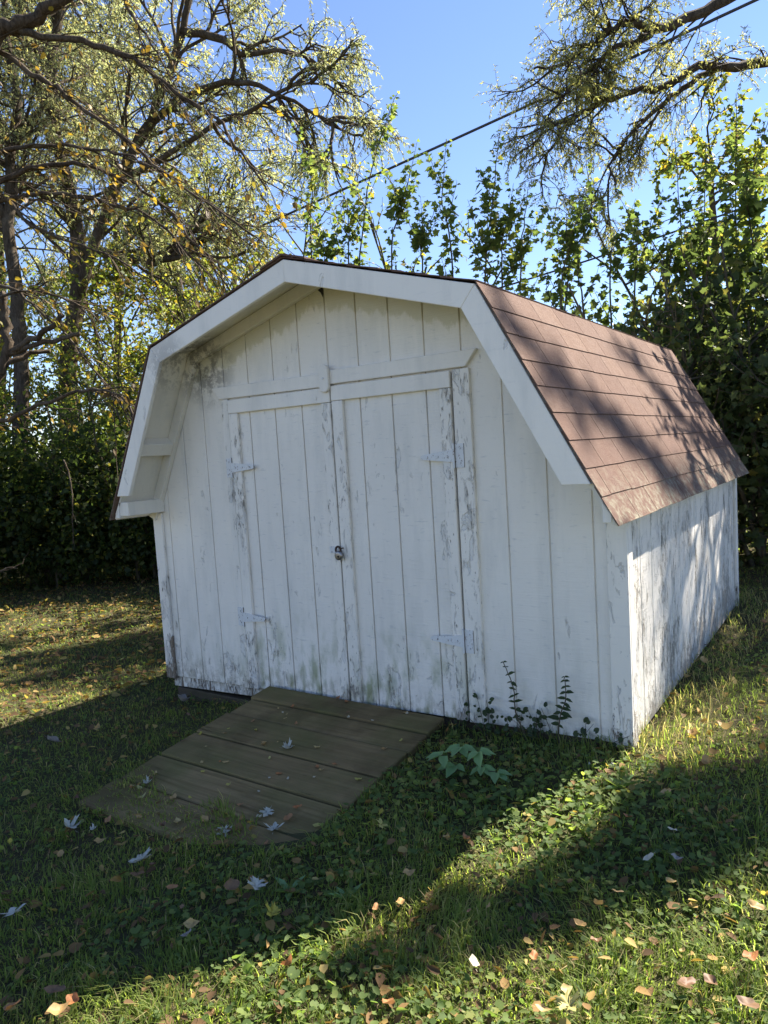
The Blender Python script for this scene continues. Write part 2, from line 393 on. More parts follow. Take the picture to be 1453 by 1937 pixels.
def fallen(name, a, b):
    k = NT(name); p = k.pos(); oi = k.n('ObjectInfo').outputs['Random']
    c = k.mix(oi, a, b); n = k.noise(p, 90, 4, .65); c = k.mix(k.math('MULTIPLY', k.rng(n, .5, .72), .5), c, tuple(q * .35 for q in a))
    pr = k.n('BsdfPrincipled'); k.set(pr.inputs['Base Color'], c); pr.inputs['Roughness'].default_value = .6
    tr = k.n('BsdfTranslucent'); k.set(tr.inputs[0], c); mx = k.n('MixShader'); mx.inputs[0].default_value = .25
    k.t.links.new(pr.outputs[0], mx.inputs[1]); k.t.links.new(tr.outputs[0], mx.inputs[2]); return k.done(mx.outputs[0])
M['f_white'] = fallen('fallen_silver', (.52, .51, .42), (.58, .56, .47))
M['f_yellow'] = fallen('fallen_yellow', (.46, .38, .05), (.44, .40, .16))
M['f_tan'] = fallen('fallen_tan', (.44, .27, .10), (.50, .37, .15))
M['f_orange'] = fallen('fallen_orange', (.42, .16, .05), (.36, .19, .08))
M['f_brown'] = fallen('fallen_brown', (.17, .08, .04), (.24, .14, .07))
M['f_pale'] = fallen('fallen_pale', (.60, .52, .36), (.52, .48, .36))
M['f_grey'] = fallen('fallen_grey', (.27, .24, .21), (.33, .29, .25))

def bark(name, a, b):
    k = NT(name); p = k.pos(); n = k.noise(k.scale(p, (26, 26, 6)), 1.0, 8, .72, 1.0); n2 = k.noise(p, 4, 4, .6); n3 = k.noise(k.scale(p, (60, 60, 22)), 1.0, 4, .7)
    c = k.mix(k.rng(n, .34, .66), a, b); c = k.mix(k.math('MULTIPLY', k.rng(n2, .48, .66), .5), c, (.20, .17, .13)); c = k.mix(k.math('MULTIPLY', k.rng(n3, .5, .7), .4), c, tuple(q * .5 for q in a))
    return k.done(k.principled(c, .92, k.bump(k.math('ADD', n, k.math('MULTIPLY', n3, .5)), 1.0, .03), .08))
M['bark'] = bark('tree_bark', (.042, .032, .023), (.15, .115, .082))
M['twig'] = bark('twig_bark', (.06, .045, .033), (.14, .108, .078))
M['shoot'] = bark('shoot_bark', (.085, .075, .05), (.14, .12, .08))

def ground_mat():
    k = NT('lawn_soil'); p = k.pos(); n = k.noise(p, 9, 6, .65); n2 = k.noise(p, 70, 4, .65); n3 = k.noise(p, .6, 3, .5)
    c = k.mix(n, (.055, .044, .028), (.095, .085, .042)); c = k.mix(k.math('MULTIPLY', k.rng(n2, .5, .7), .5), c, (.19, .145, .09))
    c = k.mix(k.math('MULTIPLY', k.rng(n3, .4, .65), .4), c, (.065, .09, .03))
    return k.done(k.principled(c, .95, k.bump(k.math('ADD', n2, n), .9, .03), .1))
M['ground'] = ground_mat()

# ------------------------------------------------------------------ ground: one sheet to the horizon
def make_ground():
    a = np.concatenate([-np.geomspace(400, 12, 16), np.linspace(-10, 10, 101), np.geomspace(12, 400, 16)])
    xx, yy = np.meshgrid(a, a, indexing='ij'); zz = ground_z(xx, yy)
    far = sstep(9, 30, np.hypot(xx, yy)); zz = zz * (1 - far) + (-.25) * far
    n = len(a); V = np.stack([xx, yy, zz], -1).reshape(-1, 3); i, j = np.meshgrid(np.arange(n - 1), np.arange(n - 1), indexing='ij')
    b = (i * n + j).ravel(); F = np.stack([b, b + n, b + n + 1, b + 1], 1)
    tag(bulk('ground', V, F, M['ground'], smooth=True), kind='structure')
make_ground()

# ------------------------------------------------------------------ shed
HW = 1.552; DEP = 2.967; OF = .288; OB = .238; S = .2032
PROF = [(-1.617, 1.037), (-1.088, 2.058), (0.0, 2.361), (1.064, 2.049), (1.615, 1.025)]
def zb(x): return -.0405 + .0261 * x
def offset(d):
    """roof outline moved inward by d"""
    P = [np.array(q) for q in PROF]; L = []
    for a, b in zip(P[:-1], P[1:]):
        t = (b - a) / np.linalg.norm(b - a); n = np.array([t[1], -t[0]]); L.append((a + n * d, t))
    out = [L[0][0]]
    for (p, t), (q, s) in zip(L[:-1], L[1:]):
        A = np.array([t, -s]).T; k = np.linalg.solve(A, q - p); out.append(p + t * k[0])
    last = np.array(PROF[-1]); t = L[-1][1]; n = np.array([t[1], -t[0]]); out.append(last + n * d)
    return out
def roof_z(x, d):
    O = offset(d)
    xs = [q[0] for q in O]; zs = [q[1] for q in O]
    return float(np.interp(x, xs, zs))

shed = tag(empty('shed', (0, 0, -.25)), 'white painted barn shaped garden shed with brown shingle roof and double doors', 'shed')

def strip(x0, x1, z_low, d=.034, y0=0.0, y1=.012):
    O = offset(d); xs = [x0] + [q[0] for q in O if x0 < q[0] < x1] + [x1]
    top = [(x, roof_z(x, d)) for x in xs]
    lo0 = z_low(x0) if callable(z_low) else z_low; lo1 = z_low(x1) if callable(z_low) else z_low
    m = MB(); m.prism_y([(x0, lo0), (x1, lo1)] + top[::-1], y0, y1); return m

# front wall: recessed backing sheet, then each siding board between the grooves
m = MB(); O = offset(.036)
lw = [(-HW + .01, zb(-HW)), (-.80, zb(-.8)), (-.80, 1.72), (.79, 1.72), (.79, zb(.79)), (HW - .01, zb(HW))]
m.prism_y(lw[0:3] + [(-.80, roof_z(-.80, .036))] + [(-1.04, roof_z(-1.04, .036)), (-HW + .01, roof_z(-HW + .01, .036))], .009, .03)
m.prism_y([(.79, zb(.79)), (HW - .01, zb(HW)), (HW - .01, roof_z(HW - .01, .036)), (1.04, roof_z(1.04, .036)), (.79, roof_z(.79, .036))], .009, .03)
m.prism_y([(-.80, 1.72), (.79, 1.72), (.79, roof_z(.79, .036)), (0, roof_z(0, .036)), (-.80, roof_z(-.80, .036))], .0095, .03)
fw = m.build('front_wall', M['siding'], shed)
g = .0035
for k in range(-8, 8):
    a = max(-HW + .02, k * S); b = min(HW - .02, (k + 1) * S)
    if b - a < .02: continue
    if k < -4 or k >= 4: parts = [(a, b, zb)]
    elif k == -4: parts = [(a, b, 1.71)]
    elif k == 3: parts = [(a, b, 1.71)]
    else: parts = [(a, b, 1.71)]
    for (a, b, lo) in parts: strip(a + g, b - g, lo).build('siding_board', M['siding'], fw, bevel=.0022)

m = MB(); m.prism_y([(-.050, 2.262), (-.018, 2.232), (-.004, 2.205), (-.002, 2.268), (-.022, 2.272)], -.0012, .004); m.build('rot_hole', M['dark'], fw)

# side, rear and left walls
def side_wall(name, sx):
    m = MB(); x1 = sx * HW; zt = 1.115
    m.prism_x([(0.02, zb(x1)), (DEP, zb(x1)), (DEP, zt), (0.02, zt)], x1 - sx * .009, x1 - sx * .03)
    w = m.build(name, M['side'], shed); y = .0
    n = 0
    ys = [0.0] + [.05 + S * i for i in range(1, 15)] + [DEP]
    for a, b in zip(ys[:-1], ys[1:]):
        mm = MB(); e = .004
        mm.prism_x([(a + e, zb(x1) - .01), (b - e, zb(x1) - .01), (b - e, zt), (a + e, zt)], x1, x1 - sx * .012)
        mm.build('siding_board', M['side'], w, bevel=.002)
    return w
side_wall('side_wall', 1); side_wall('side_wall', -1)
m = MB(); O = offset(.036)
m.prism_y([(-HW, zb(-HW)), (HW, zb(HW)), (HW, roof_z(HW, .036))] + [(q[0], q[1]) for q in O[3:0:-1]] + [(-HW, roof_z(-HW, .036))], DEP - .03, DEP - .009)
rw = m.build('rear_wall', M['side'], shed)
for k in range(-8, 8):
    a = max(-HW + .02, k * S); b = min(HW - .02, (k + 1) * S)
    if b - a > .02: strip(a + g, b - g, zb, y0=DEP - .009, y1=DEP + .003).build('siding_board', M['side'], rw)

# corner boards
for sx in (-1, 1):
    x = sx * HW
    a, b = sorted((x + sx * .019, x - sx * .07))
    m = MB(); m.prism_y([(a, zb(x) - .012), (b, zb(x) - .012), (b, 1.04), (a, 1.04)], -.02, 0.0)
    m.build('corner_board', M['corner'], shed, bevel=.003)
    m = MB(); a, b = sorted((x + sx * .0195, x + sx * .0005)); m.box(a, b, .0005, .062, zb(x) - .012, 1.02); m.build('corner_board', M['corner'], shed, bevel=.003)
    m = MB(); a, b = sorted((x + sx * .0195, x + sx * .0005)); m.box(a, b, DEP - .06, DEP + .02, zb(x) - .012, 1.02); m.build('corner_board', M['corner'], shed, bevel=.003)

# door casing, header, turn button
for a, b in ((-.832, -.776), (.766, .858)):
    m = MB(); m.prism_y([(a, zb(a) - .0), (b, zb(b)), (b, 1.731), (a, 1.731)], -.020, .004); m.build('door_casing', M['trim'], shed, bevel=.003)
m = MB(); m.prism_y([(-.842, 1.734), (-.006, 1.728), (-.006, 1.800), (-.903, 1.806)], -.024, .004); m.build('header_board', M['header'], shed, bevel=.003)
m = MB(); m.prism_y([(-.003, 1.738), (.842, 1.737), (.905, 1.815), (-.003, 1.812)], -.026, .004); m.build('header_board', M['header'], shed, bevel=.003)
m = MB(); pts = []
for i in range(9): t = math.pi * i / 8; pts.append((-.004 + .033 * math.cos(t), 1.815 + .030 * math.sin(t)))
for i in range(9): t = math.pi + math.pi * i / 8; pts.append((-.004 + .033 * math.cos(t), 1.725 + .030 * math.sin(t)))
m.prism_y(pts, -.049, -.027); bt = m.build('turn_button', M['header'], shed, bevel=.004)
m = MB(); m.lathe([(.006, -.054), (.006, -.048)], (-.004, 0, 1.77)); m.build('screw', M['iron'], bt)

def hinge(parent, sx, z):
    """strap hinge: fixed plate, knuckle, tapering strap over the stile; painted over"""
    xe = sx * .771 if sx < 0 else .760
    m = MB(); a, b = sorted((xe, xe + sx * .052)); m.box(a, b, -.0245, -.019, z - .058, z + .058)
    m.lathe([(.0065, z - .06), (.0065, z + .06)], (xe, -.029, 0), 'z', 10)
    L = .175
    m.prism_y([(xe, z - .030), (xe - sx * L, z - .012), (xe - sx * (L + .012), z - .006), (xe - sx * (L + .012), z + .006), (xe - sx * L, z + .012), (xe, z + .030)], -.0335, -.0285)
    for q in (.035, .09, .15): m.lathe([(.006, -.0365), (.0065, -.033)], (xe - sx * q, 0, z), n=8)
    for q in (-.036, .036): m.lathe([(.006, -.0275), (.006, -.024)], (xe + sx * .03, 0, z + q), n=8)
    o = m.build('hinge', M['iron'], parent); o.data.materials.append(M['rust'])
    for f in o.data.polygons:
        if abs(f.normal.y) < .5 and f.normal.z < .6: f.material_index = 1
def door(x0, x1, zt, cuts, sx, tilt):
    zd = lambda x: zb(x) + .004
    m = MB(); m.prism_y([(x0, zd(x0)), (x1, zd(x1)), (x1, zt), (x0, zt)], .004, .03)
    d = m.build('door', M['door'], shed)
    xs = [x0] + cuts + [x1]
    for a, b in zip(xs[:-1], xs[1:]):
        mm = MB(); mm.prism_y([(a + g, zd(a)), (b - g, zd(b)), (b - g, zt - .01), (a + g, zt - .01)], -.006, .0035); mm.build('siding_board', M['door'], d, bevel=.0022)
    wl, wr = (.074, .064)
    for (a, b) in ((x0 + .001, x0 + wl), (x1 - wr, x1 - .001)):
        mm = MB(); mm.prism_y([(a, zd(a) + .002), (b, zd(b) + .002), (b, zt - .082), (a, zt - .082)], -.0275, -.0065); mm.build('stile', M['trim'], d, bevel=.003)
    mm = MB(); mm.prism_y([(x0 + .001, zt - .080), (x1 - .001, zt - .080), (x1 - .001, zt), (x0 + .001, zt)], -.0285, -.0065); mm.build('top_rail', M['header'], d, bevel=.003)
    for z in (1.316, .395): hinge(d, sx, z)
    return d
dl = door(-.770, .016, 1.722, [-.61, -.406, -.203], -1, 0)
dr = door(.024, .758, 1.727, [.203, .406, .61], 1, 0)
m = MB(); m.box(-.05, .012, -.0325, -.028, .815, .853); m.lathe([(.005, -.036), (.005, -.032)], (-.038, 0, .845), n=8); m.lathe([(.005, -.036), (.005, -.032)], (-.038, 0, .823), n=8)
m.build('hasp', M['iron'], dl)
m = MB(); m.tube([(.032 + .012 * math.cos(t), -.030 - .016 * math.sin(t), .846) for t in np.linspace(0, math.pi, 9)], .003, 6); m.build('staple', M['rust'], dr)
# padlock
pl = tag(empty('padlock', (.030, -.048, .80)), 'small round steel padlock hanging on the door hasp', 'padlock')
m = MB(); c = (.030, -.055, .808)
m.lathe([(.016, -.010), (.0235, -.008), (.026, -.004), (.026, .007), (.0235, .011), (.014, .013)], c, n=28); m.build('lock_body', M['steel'], pl, smooth=True)
m = MB(); m.lathe([(.0055, -.0125), (.0055, -.0095)], (.033, -.055, .803), n=10); m.build('keyhole', M['dark'], pl)
m = MB(); m.tube([(.026 + .017 * math.cos(t), -.053, .838 + .019 * math.sin(t)) for t in np.linspace(-.6, math.pi + .6, 12)], .0058, 8); m.build('shackle', M['rust'], pl)

# rim board and skids below the siding
m = MB(); x0, x1 = -1.535, -.585
m.prism_y([(x0, zb(x0) - .075), (x1, zb(x1) - .060), (x1, zb(x1) - .004), (x0, zb(x0) - .004)], .012, .05); m.build('rim_board', M['rim'], shed, bevel=.003)
m = MB(); m.prism_y([(-.58, zb(-.58) - .09), (1.53, zb(1.53) - .09), (1.53, zb(1.53) - .004), (-.58, zb(-.58) - .004)], .014, .05); m.build('rim_board', M['skid'], shed, bevel=.003)
m = MB(); m.box(-1.50, .4, .006, .13, -.33, -.158); m.build('skid', M['skid'], shed, bevel=.004)
for x in (-1.35, 0., 1.35):
    m = MB(); m.box(x - .06, x + .06, .14, DEP - .02, -.34, zb(x) - .005); m.build('skid', M['skid'], shed)

# roof: deck, rakes, trim, shingles
Oa = offset(.010); Ob = offset(.026); m = MB()
for i in range(4):
    m.prism_y([tuple(Ob[i]), tuple(Ob[i + 1]), tuple(Oa[i + 1]), tuple(Oa[i])], -OF + .004, DEP + OB)
roof = m.build('roof', M['soffit'], shed)
R0 = offset(.012); R1 = offset(.118); zc = 1.177
def cut(a, b, z): t = (z - a[1]) / (b[1] - a[1]); return (a[0] + t * (b[0] - a[0]), z)
for yy0, yy1 in ((-OF - .022, -OF + .002), (DEP + OB - .002, DEP + OB + .02)):
    m = MB(); m.prism_y([cut(R1[0], R1[1], zc), tuple(R1[1]), tuple(R0[1]), cut(R0[0], R0[1], zc)], yy0, yy1); m.build('rake_board', M['rake'], shed, bevel=.003)
    m = MB(); m.prism_y([tuple(R1[1]), tuple(R1[2]), tuple(R0[2]), tuple(R0[1])], yy0 + .0015, yy1); m.build('rake_board', M['rake'], shed, bevel=.0025)
    m = MB(); m.prism_y([tuple(R1[2]), tuple(R1[3]), tuple(R0[3]), tuple(R0[2])], yy0 + .0005, yy1); m.build('rake_board', M['rake'], shed, bevel=.0025)
    m = MB(); m.prism_y([tuple(R1[3]), cut(R1[3], R1[4], zc), cut(R0[3], R0[4], zc), tuple(R0[3])], yy0 + .001, yy1); m.build('rake_board', M['rake'], shed, bevel=.003)
# sub-fascia along both eaves, seen at its end under the rake
for sx, (ex, ez) in ((-1, PROF[0]), (1, PROF[4])):
    a, b = sorted((ex - sx * .022, ex - sx * .060))
    m = MB(); m.prism_y([(a, ez - .004 + (0 if sx > 0 else .0)), (b, ez - .004), (b, ez + .090 if sx < 0 else ez + .028), (a, ez + .028 if sx < 0 else ez + .085)], -OF - .0, DEP + OB - .01)
    m.build('eave_fascia', M['rake'], shed, bevel=.003)
    # short return block between the rake and the wall
    a, b = sorted((ex - sx * .062, ex - sx * .155)); m = MB(); m.box(a, b, -OF + .004, -.0015, ez + .012, ez + .1); m.build('return_block', M['soffit'], shed, bevel=.003) if sx < 0 else None
# trim rafters along the wall under the deck
F0 = offset(.028); F1 = offset(.098)
for i in range(4):
    a0, a1, b0, b1 = F0[i], F0[i + 1], F1[i], F1[i + 1]
    m = MB(); m.prism_y([tuple(b0), tuple(b1), tuple(a1), tuple(a0)] if True else [], -.036 + .001 * i, -.0012); m.build('frieze_board', M['soffit'], shed, bevel=.003)
# lookout blocks under the overhang
for sx in (-1, 1):
    i, j = (0, 1) if sx < 0 else (4, 3)
    for t in (.47,):
        p0 = F0[i] * (1 - t) + F0[j] * t; q0 = F1[i] * (1 - t) + F1[j] * t; dv = (F0[j] - F0[i]) / np.linalg.norm(F0[j] - F0[i]) * .04
        m = MB(); m.prism_y([tuple(q0 - dv), tuple(q0 + dv), tuple(p0 + dv), tuple(p0 - dv)], -OF + .004, -.037); m.build('lookout', M['soffit'], shed, bevel=.003)
    i, j = (1, 2) if sx < 0 else (3, 2)
    for t in ():
        p0 = F0[i] * (1 - t) + F0[j] * t; q0 = F1[i] * (1 - t) + F1[j] * t; dv = (F0[j] - F0[i]) / np.linalg.norm(F0[j] - F0[i]) * .019
        m = MB(); m.prism_y([tuple(q0 - dv), tuple(q0 + dv), tuple(p0 + dv), tuple(p0 - dv)], -OF + .004, -.037); m.build('lookout', M['soffit'], shed, bevel=.003)

# shingles: tabs with real butts and gaps, laid in courses
TABW, EXP = .305, .130
def shingle_mesh(name, w, ln, th=.0042):
    m = MB(); m.box(.002, w - .002, 0, ln, 0, th)
    me = bpy.data.meshes.new(name); me.from_pydata(m.v, [], m.f); me.materials.append(M['shingle']); return me
ME_CACHE = {}
def slope(i, parts):
    a = np.array(PROF[i]); b = np.array(PROF[i + 1])
    if a[1] > b[1]: lo, hi = b, a
    else: lo, hi = a, b
    ln = np.linalg.norm(hi - lo); up = (hi - lo) / ln
    sgn = 1 if lo[0] > hi[0] else -1
    nrm = np.array([-up[1], up[0]]) * (-1 if (np.array([-up[1], up[0]])[1] < 0) else 1)
    y0 = -OF - .027; y1 = DEP + OB + .03; ncs = int(math.ceil(ln / EXP))
    bm = MB()
    for c in range(ncs):
        s0 = (-.014 if i in (0, 3) else -.003) + c * EXP; L = min(EXP + .05, ln + .004 - s0)
        if L < .02: continue
        y = y0 - (c % 2) * TABW * .5 - (.03 * ((c * 7) % 3)); tl = .0055 / max(L, .05)
        while y < y1:
            ya = max(y, y0); yb = min(y + TABW, y1); y += TABW
            if yb - ya < .03: continue
            # local frame: x along y axis, y up-slope, z normal (lower end tipped up over the course below)
            u3 = np.array([up[0], 0, up[1]]); n3 = np.array([nrm[0], 0, nrm[1]]); y3 = np.array([0., 1., 0.])
            u3t = u3 - n3 * tl * 1.05; u3t /= np.linalg.norm(u3t); n3t = np.cross(y3, u3t)
            if n3t @ n3 < 0: xx = -y3; n3t = -n3t; org_y = yb
            else: xx = y3; org_y = ya
            org = np.array([lo[0], org_y, lo[1]]) + u3 * (s0 + random.uniform(-.0025, .0025)) + n3 * (.0055 * 1.3 - .006)
            if parts:
                key = (round(yb - ya, 3), round(L, 3))
                if key not in ME_CACHE: ME_CACHE[key] = shingle_mesh('shingle', *key)
                o = bpy.data.objects.new('shingle', ME_CACHE[key]); COL.objects.link(o); o.parent = roof
                w = -(Vector(shed.location) + Vector(roof.location))
                mw = Matrix(((xx[0], u3t[0], n3t[0], org[0]), (xx[1], u3t[1], n3t[1], org[1]), (xx[2], u3t[2], n3t[2], org[2]), (0, 0, 0, 1)))
                o.matrix_basis = mw        # shed + roof offsets cancel to the world origin
            else:
                q = []
                for (lx, ly, lz) in [(.002, 0, 0), (yb - ya - .002, 0, 0), (yb - ya - .002, L, 0), (.002, L, 0), (.002, 0, .0055), (yb - ya - .002, 0, .0055), (yb - ya - .002, L, .0055), (.002, L, .0055)]:
                    q.append(org + xx * lx + u3t * ly + n3t * lz)
                bm.poly(q, [(3, 2, 1, 0), (4, 5, 6, 7), (0, 1, 5, 4), (1, 2, 6, 5), (2, 3, 7, 6), (3, 0, 4, 7)])
    if not parts:
        tag(bm.build('shingle_field', M['shingle'], roof), kind='stuff')
slope(3, True); slope(2, True); slope(1, False); slope(0, False)
m = MB()
for x, z in ((.0, 2.372),):
    m.prism_y([(-.15, 2.322), (0, 2.366), (.15, 2.322), (.15, 2.331), (0, 2.376), (-.15, 2.331)], -OF - .034, DEP + OB + .032)
m.build('ridge_cap', M['shingle'], roof)

# ------------------------------------------------------------------ ramp of six planks
ramp = tag(empty('wooden_ramp', (0.02, -.65, -.25)), 'weathered dark plank ramp sloping down from the shed doors', 'ramp')
RS = .112
def ramp_z(y): return -.012 + RS * y
ys = [-.030, -.205, -.392, -.630, -.868, -1.105, -1.335]
for i, (a, b) in enumerate(zip(ys[:-1], ys[1:])):
    x0 = -.578 + random.uniform(-.012, .012); x1 = .622 + random.uniform(-.012, .012); a2 = a - .006; b2 = b + .006
    m = MB(); dz = random.uniform(-.005, .005); th = .038
    sk_ = random.uniform(-.004, .004)
    m.prism_x([(a2, ramp_z(a2) + dz), (b2, ramp_z(b2) + dz + sk_), (b2, ramp_z(b2) + dz + sk_ - th), (a2, ramp_z(a2) + dz - th)], x0, x1)
    m.build('plank', M['plank'], ramp, bevel=.005)
for x in (-.53, .02, .575):
    m = MB(); m.prism_x([(-.035, ramp_z(-.035) - .043), (-1.32, ramp_z(-1.32) - .043), (-1.32, -.33), (-.035, -.33)], x - .019, x + .019); m.build('stringer', M['skid'], ramp)
#@@VEG@@
# ------------------------------------------------------------------ vegetation helpers
class Tree:
    def __init__(s): s.w = MB(); s.tw = MB(); s.P = []; s.D = []; s.S = []
    def limb(s, pts, r0, r1, sides=7, fine=4):
        """smooth polyline limb; returns resampled points"""
        pts = np.asarray(pts, float); n = len(pts); t = np.arange(n); tt = np.linspace(0, n - 1, (n - 1) * fine + 1)
        out = []
        for x in tt:
            i = min(int(x), n - 2); f = x - i
            p0 = pts[max(i - 1, 0)]; p1 = pts[i]; p2 = pts[i + 1]; p3 = pts[min(i + 2, n - 1)]
            out.append(.5 * ((2 * p1) + (-p0 + p2) * f + (2 * p0 - 5 * p1 + 4 * p2 - p3) * f * f + (-p0 + 3 * p1 - 3 * p2 + p3) * f ** 3))
        out = np.array(out); out[1:-1] += rng.normal(size=(len(out) - 2, 3)) * min(r0, .05) * .35
        s.w.tube(out, np.linspace(r0, r1, len(out)), sides); return out
    def grow(s, p, d, L, r, lvl, cfg):
        c = cfg[lvl]; n = c.get('seg', 5); pts = [np.array(p, float)]; d = np.array(d, float); d /= np.linalg.norm(d); dirs = [d]
        for i in range(n):
            d = d + rng.normal(size=3) * c.get('wig', .15) + np.array([0, 0, c.get('grav', 0)]); d /= np.linalg.norm(d)
            pts.append(pts[-1] + d * L / n); dirs.append(d)
        pts = np.array(pts)
        last = lvl + 1 >= len(cfg)
        (s.tw if last else s.w).tube(pts, np.linspace(r, r * .35, n + 1), 3 if r < .012 else 5, cap=False)
        lf = c.get('leaf', 0)
        if lf:
            k = max(1, int(lf * L * rng.uniform(.7, 1.3))); ts = rng.uniform(c.get('l0', .15), 1, k) * n
            i = np.minimum(ts.astype(int), n - 1); f = (ts - i)[:, None]
            s.P.append(pts[i] * (1 - f) + pts[i + 1] * f); s.D.append(np.array(dirs)[i] * c.get('ldir', .5) + rand_dirs(k) * .8 + np.array([0, 0, c.get('ldrop', -.4)]))
        if not last:
            for _ in range(c.get('nch', 6)):
                t = rng.uniform(c.get('t0', .25), 1) * n; i = min(int(t), n - 1); q = pts[i] + (pts[i + 1] - pts[i]) * (t - i)
                dd = dirs[i] + rand_dirs(1)[0] * c.get('spread', .9)
                s.grow(q, dd, L * c.get('ratio', .5) * rng.uniform(.6, 1.25) * (1.15 - .5 * t / n), r * .45, lvl + 1, cfg)
    def spawn(s, pts, n, L, r, cfg, spread=1.0, t0=.1, bias=(0, 0, 0)):
        m = len(pts) - 1
        for _ in range(n):
            t = rng.uniform(t0, 1) * m; i = min(int(t), m - 1); q = pts[i] + (pts[i + 1] - pts[i]) * (t - i)
            d = (pts[i + 1] - pts[i]); d = d / np.linalg.norm(d) + rand_dirs(1)[0] * spread + np.array(bias)
            s.grow(q, d, L * rng.uniform(.6, 1.3), r, 0, cfg)
    def finish(s, name, loc, label, cat, group, leafmat, barkmat, T, size, wid, crown='crown', stem='trunk', nbias=.5):
        o = tag(empty(name, loc), label, cat, group)
        w = s.w
        if s.w.v:
            wo_ = s.w.build(stem, barkmat, o, smooth=True)
            if stem == 'stems': tag(wo_, kind='stuff')
        if s.tw.v: tag(s.tw.build('twigs', M['twig'], o), kind='stuff')
        if s.P:
            P = np.concatenate(s.P); D = np.concatenate(s.D); n = len(P)
            N = rand_dirs(n) + np.array([0, 0, nbias]); SC = np.concatenate(s.S) if s.S else np.ones(n)
            tag(leaves(crown, P, D, N, SC * rng.uniform(size * .6, size * 1.25, n), rng.uniform(wid * .8, wid * 1.2, n), T, leafmat, o), kind='stuff')
            return n
        return 0
NL = {}

# ------------------------------------------------------------------ far willows on the left
def far_willow():
    T = Tree(); d = 13.0
    px = lambda L, d0, d1=None: [at(u, v, d0 + ((d1 or d0) - d0) * i / (len(L) - 1)) for i, (u, v) in enumerate(L)]
    base = at(140, 1000, d); base[2] = -.3
    trunk = T.limb([base] + px([(128, 700), (150, 540), (142, 420), (108, 250), (98, 110), (130, -60), (150, -220)], d), .18, .05)
    l2 = T.limb(px([(148, 570), (190, 430), (235, 325), (300, 190), (345, 60), (372, -70), (390, -200)], d, d - .6), .105, .04)
    l3 = T.limb(px([(232, 330), (290, 230), (385, 168), (470, 156), (560, 196), (640, 240)], d - .2, d - 1.2), .085, .018)
    l4 = T.limb(px([(345, 60), (420, 75), (470, 105), (540, 95), (600, 120)], d - .4, d - 1), .08, .015)
    l5 = T.limb(px([(225, 345), (300, 300), (400, 240), (470, 210), (560, 160), (660, 175)], d - .2, d - 1.5), .06, .012)
    l6 = T.limb(px([(145, 470), (250, 490), (320, 492), (380, 470)], d, d - 1), .09, .02)
    l7 = T.limb(px([(105, 230), (60, 120), (40, 0), (20, -120)], d), .11, .04)
    cfg = [dict(seg=6, wig=.16, grav=.02, nch=7, ratio=.55, spread=.9), dict(seg=5, wig=.2, grav=-.03, nch=5, ratio=1.0, spread=1.0, leaf=7), dict(seg=4, wig=.16, grav=-.20, leaf=56, ldrop=-.6)]
    for l, n, L in ((trunk, 22, 2.3), (l2, 22, 2.1), (l3, 12, 1.2), (l4, 9, 1.0), (l5, 8, 1.05), (l6, 12, 1.6), (l7, 16, 2.1)):
        T.spawn(l, n, L, .035, cfg, .95, .3 if L > 1.9 else .1)
    NL['willow1'] = T.finish('willow_tree', tuple(base), 'tall forked willow with pale yellowish leaves behind the left hedge', 'tree', None, M['willow'], M['bark'], T_WILLOW, .072, .23)
    T = Tree(); b = at(30, 1000, 12.0); b[2] = -.3
    trunk = T.limb([b] + px([(38, 700), (30, 560), (14, 420), (22, 300), (30, 180), (10, 40), (0, -120)], 12), .135, .04)
    for L_ in ([(14, 420), (-60, 300), (-120, 150)], [(24, 280), (80, 200), (110, 120)]):
        T.limb(px(L_, 12), .07, .03)
    T.spawn(trunk, 38, 1.8, .03, cfg, 1.0, .40)
    NL['willow2'] = T.finish('willow_tree', tuple(b), 'straight willow trunk standing left of the forked willow', 'tree', None, M['willow'], M['bark'], T_WILLOW, .072, .23)
far_willow()

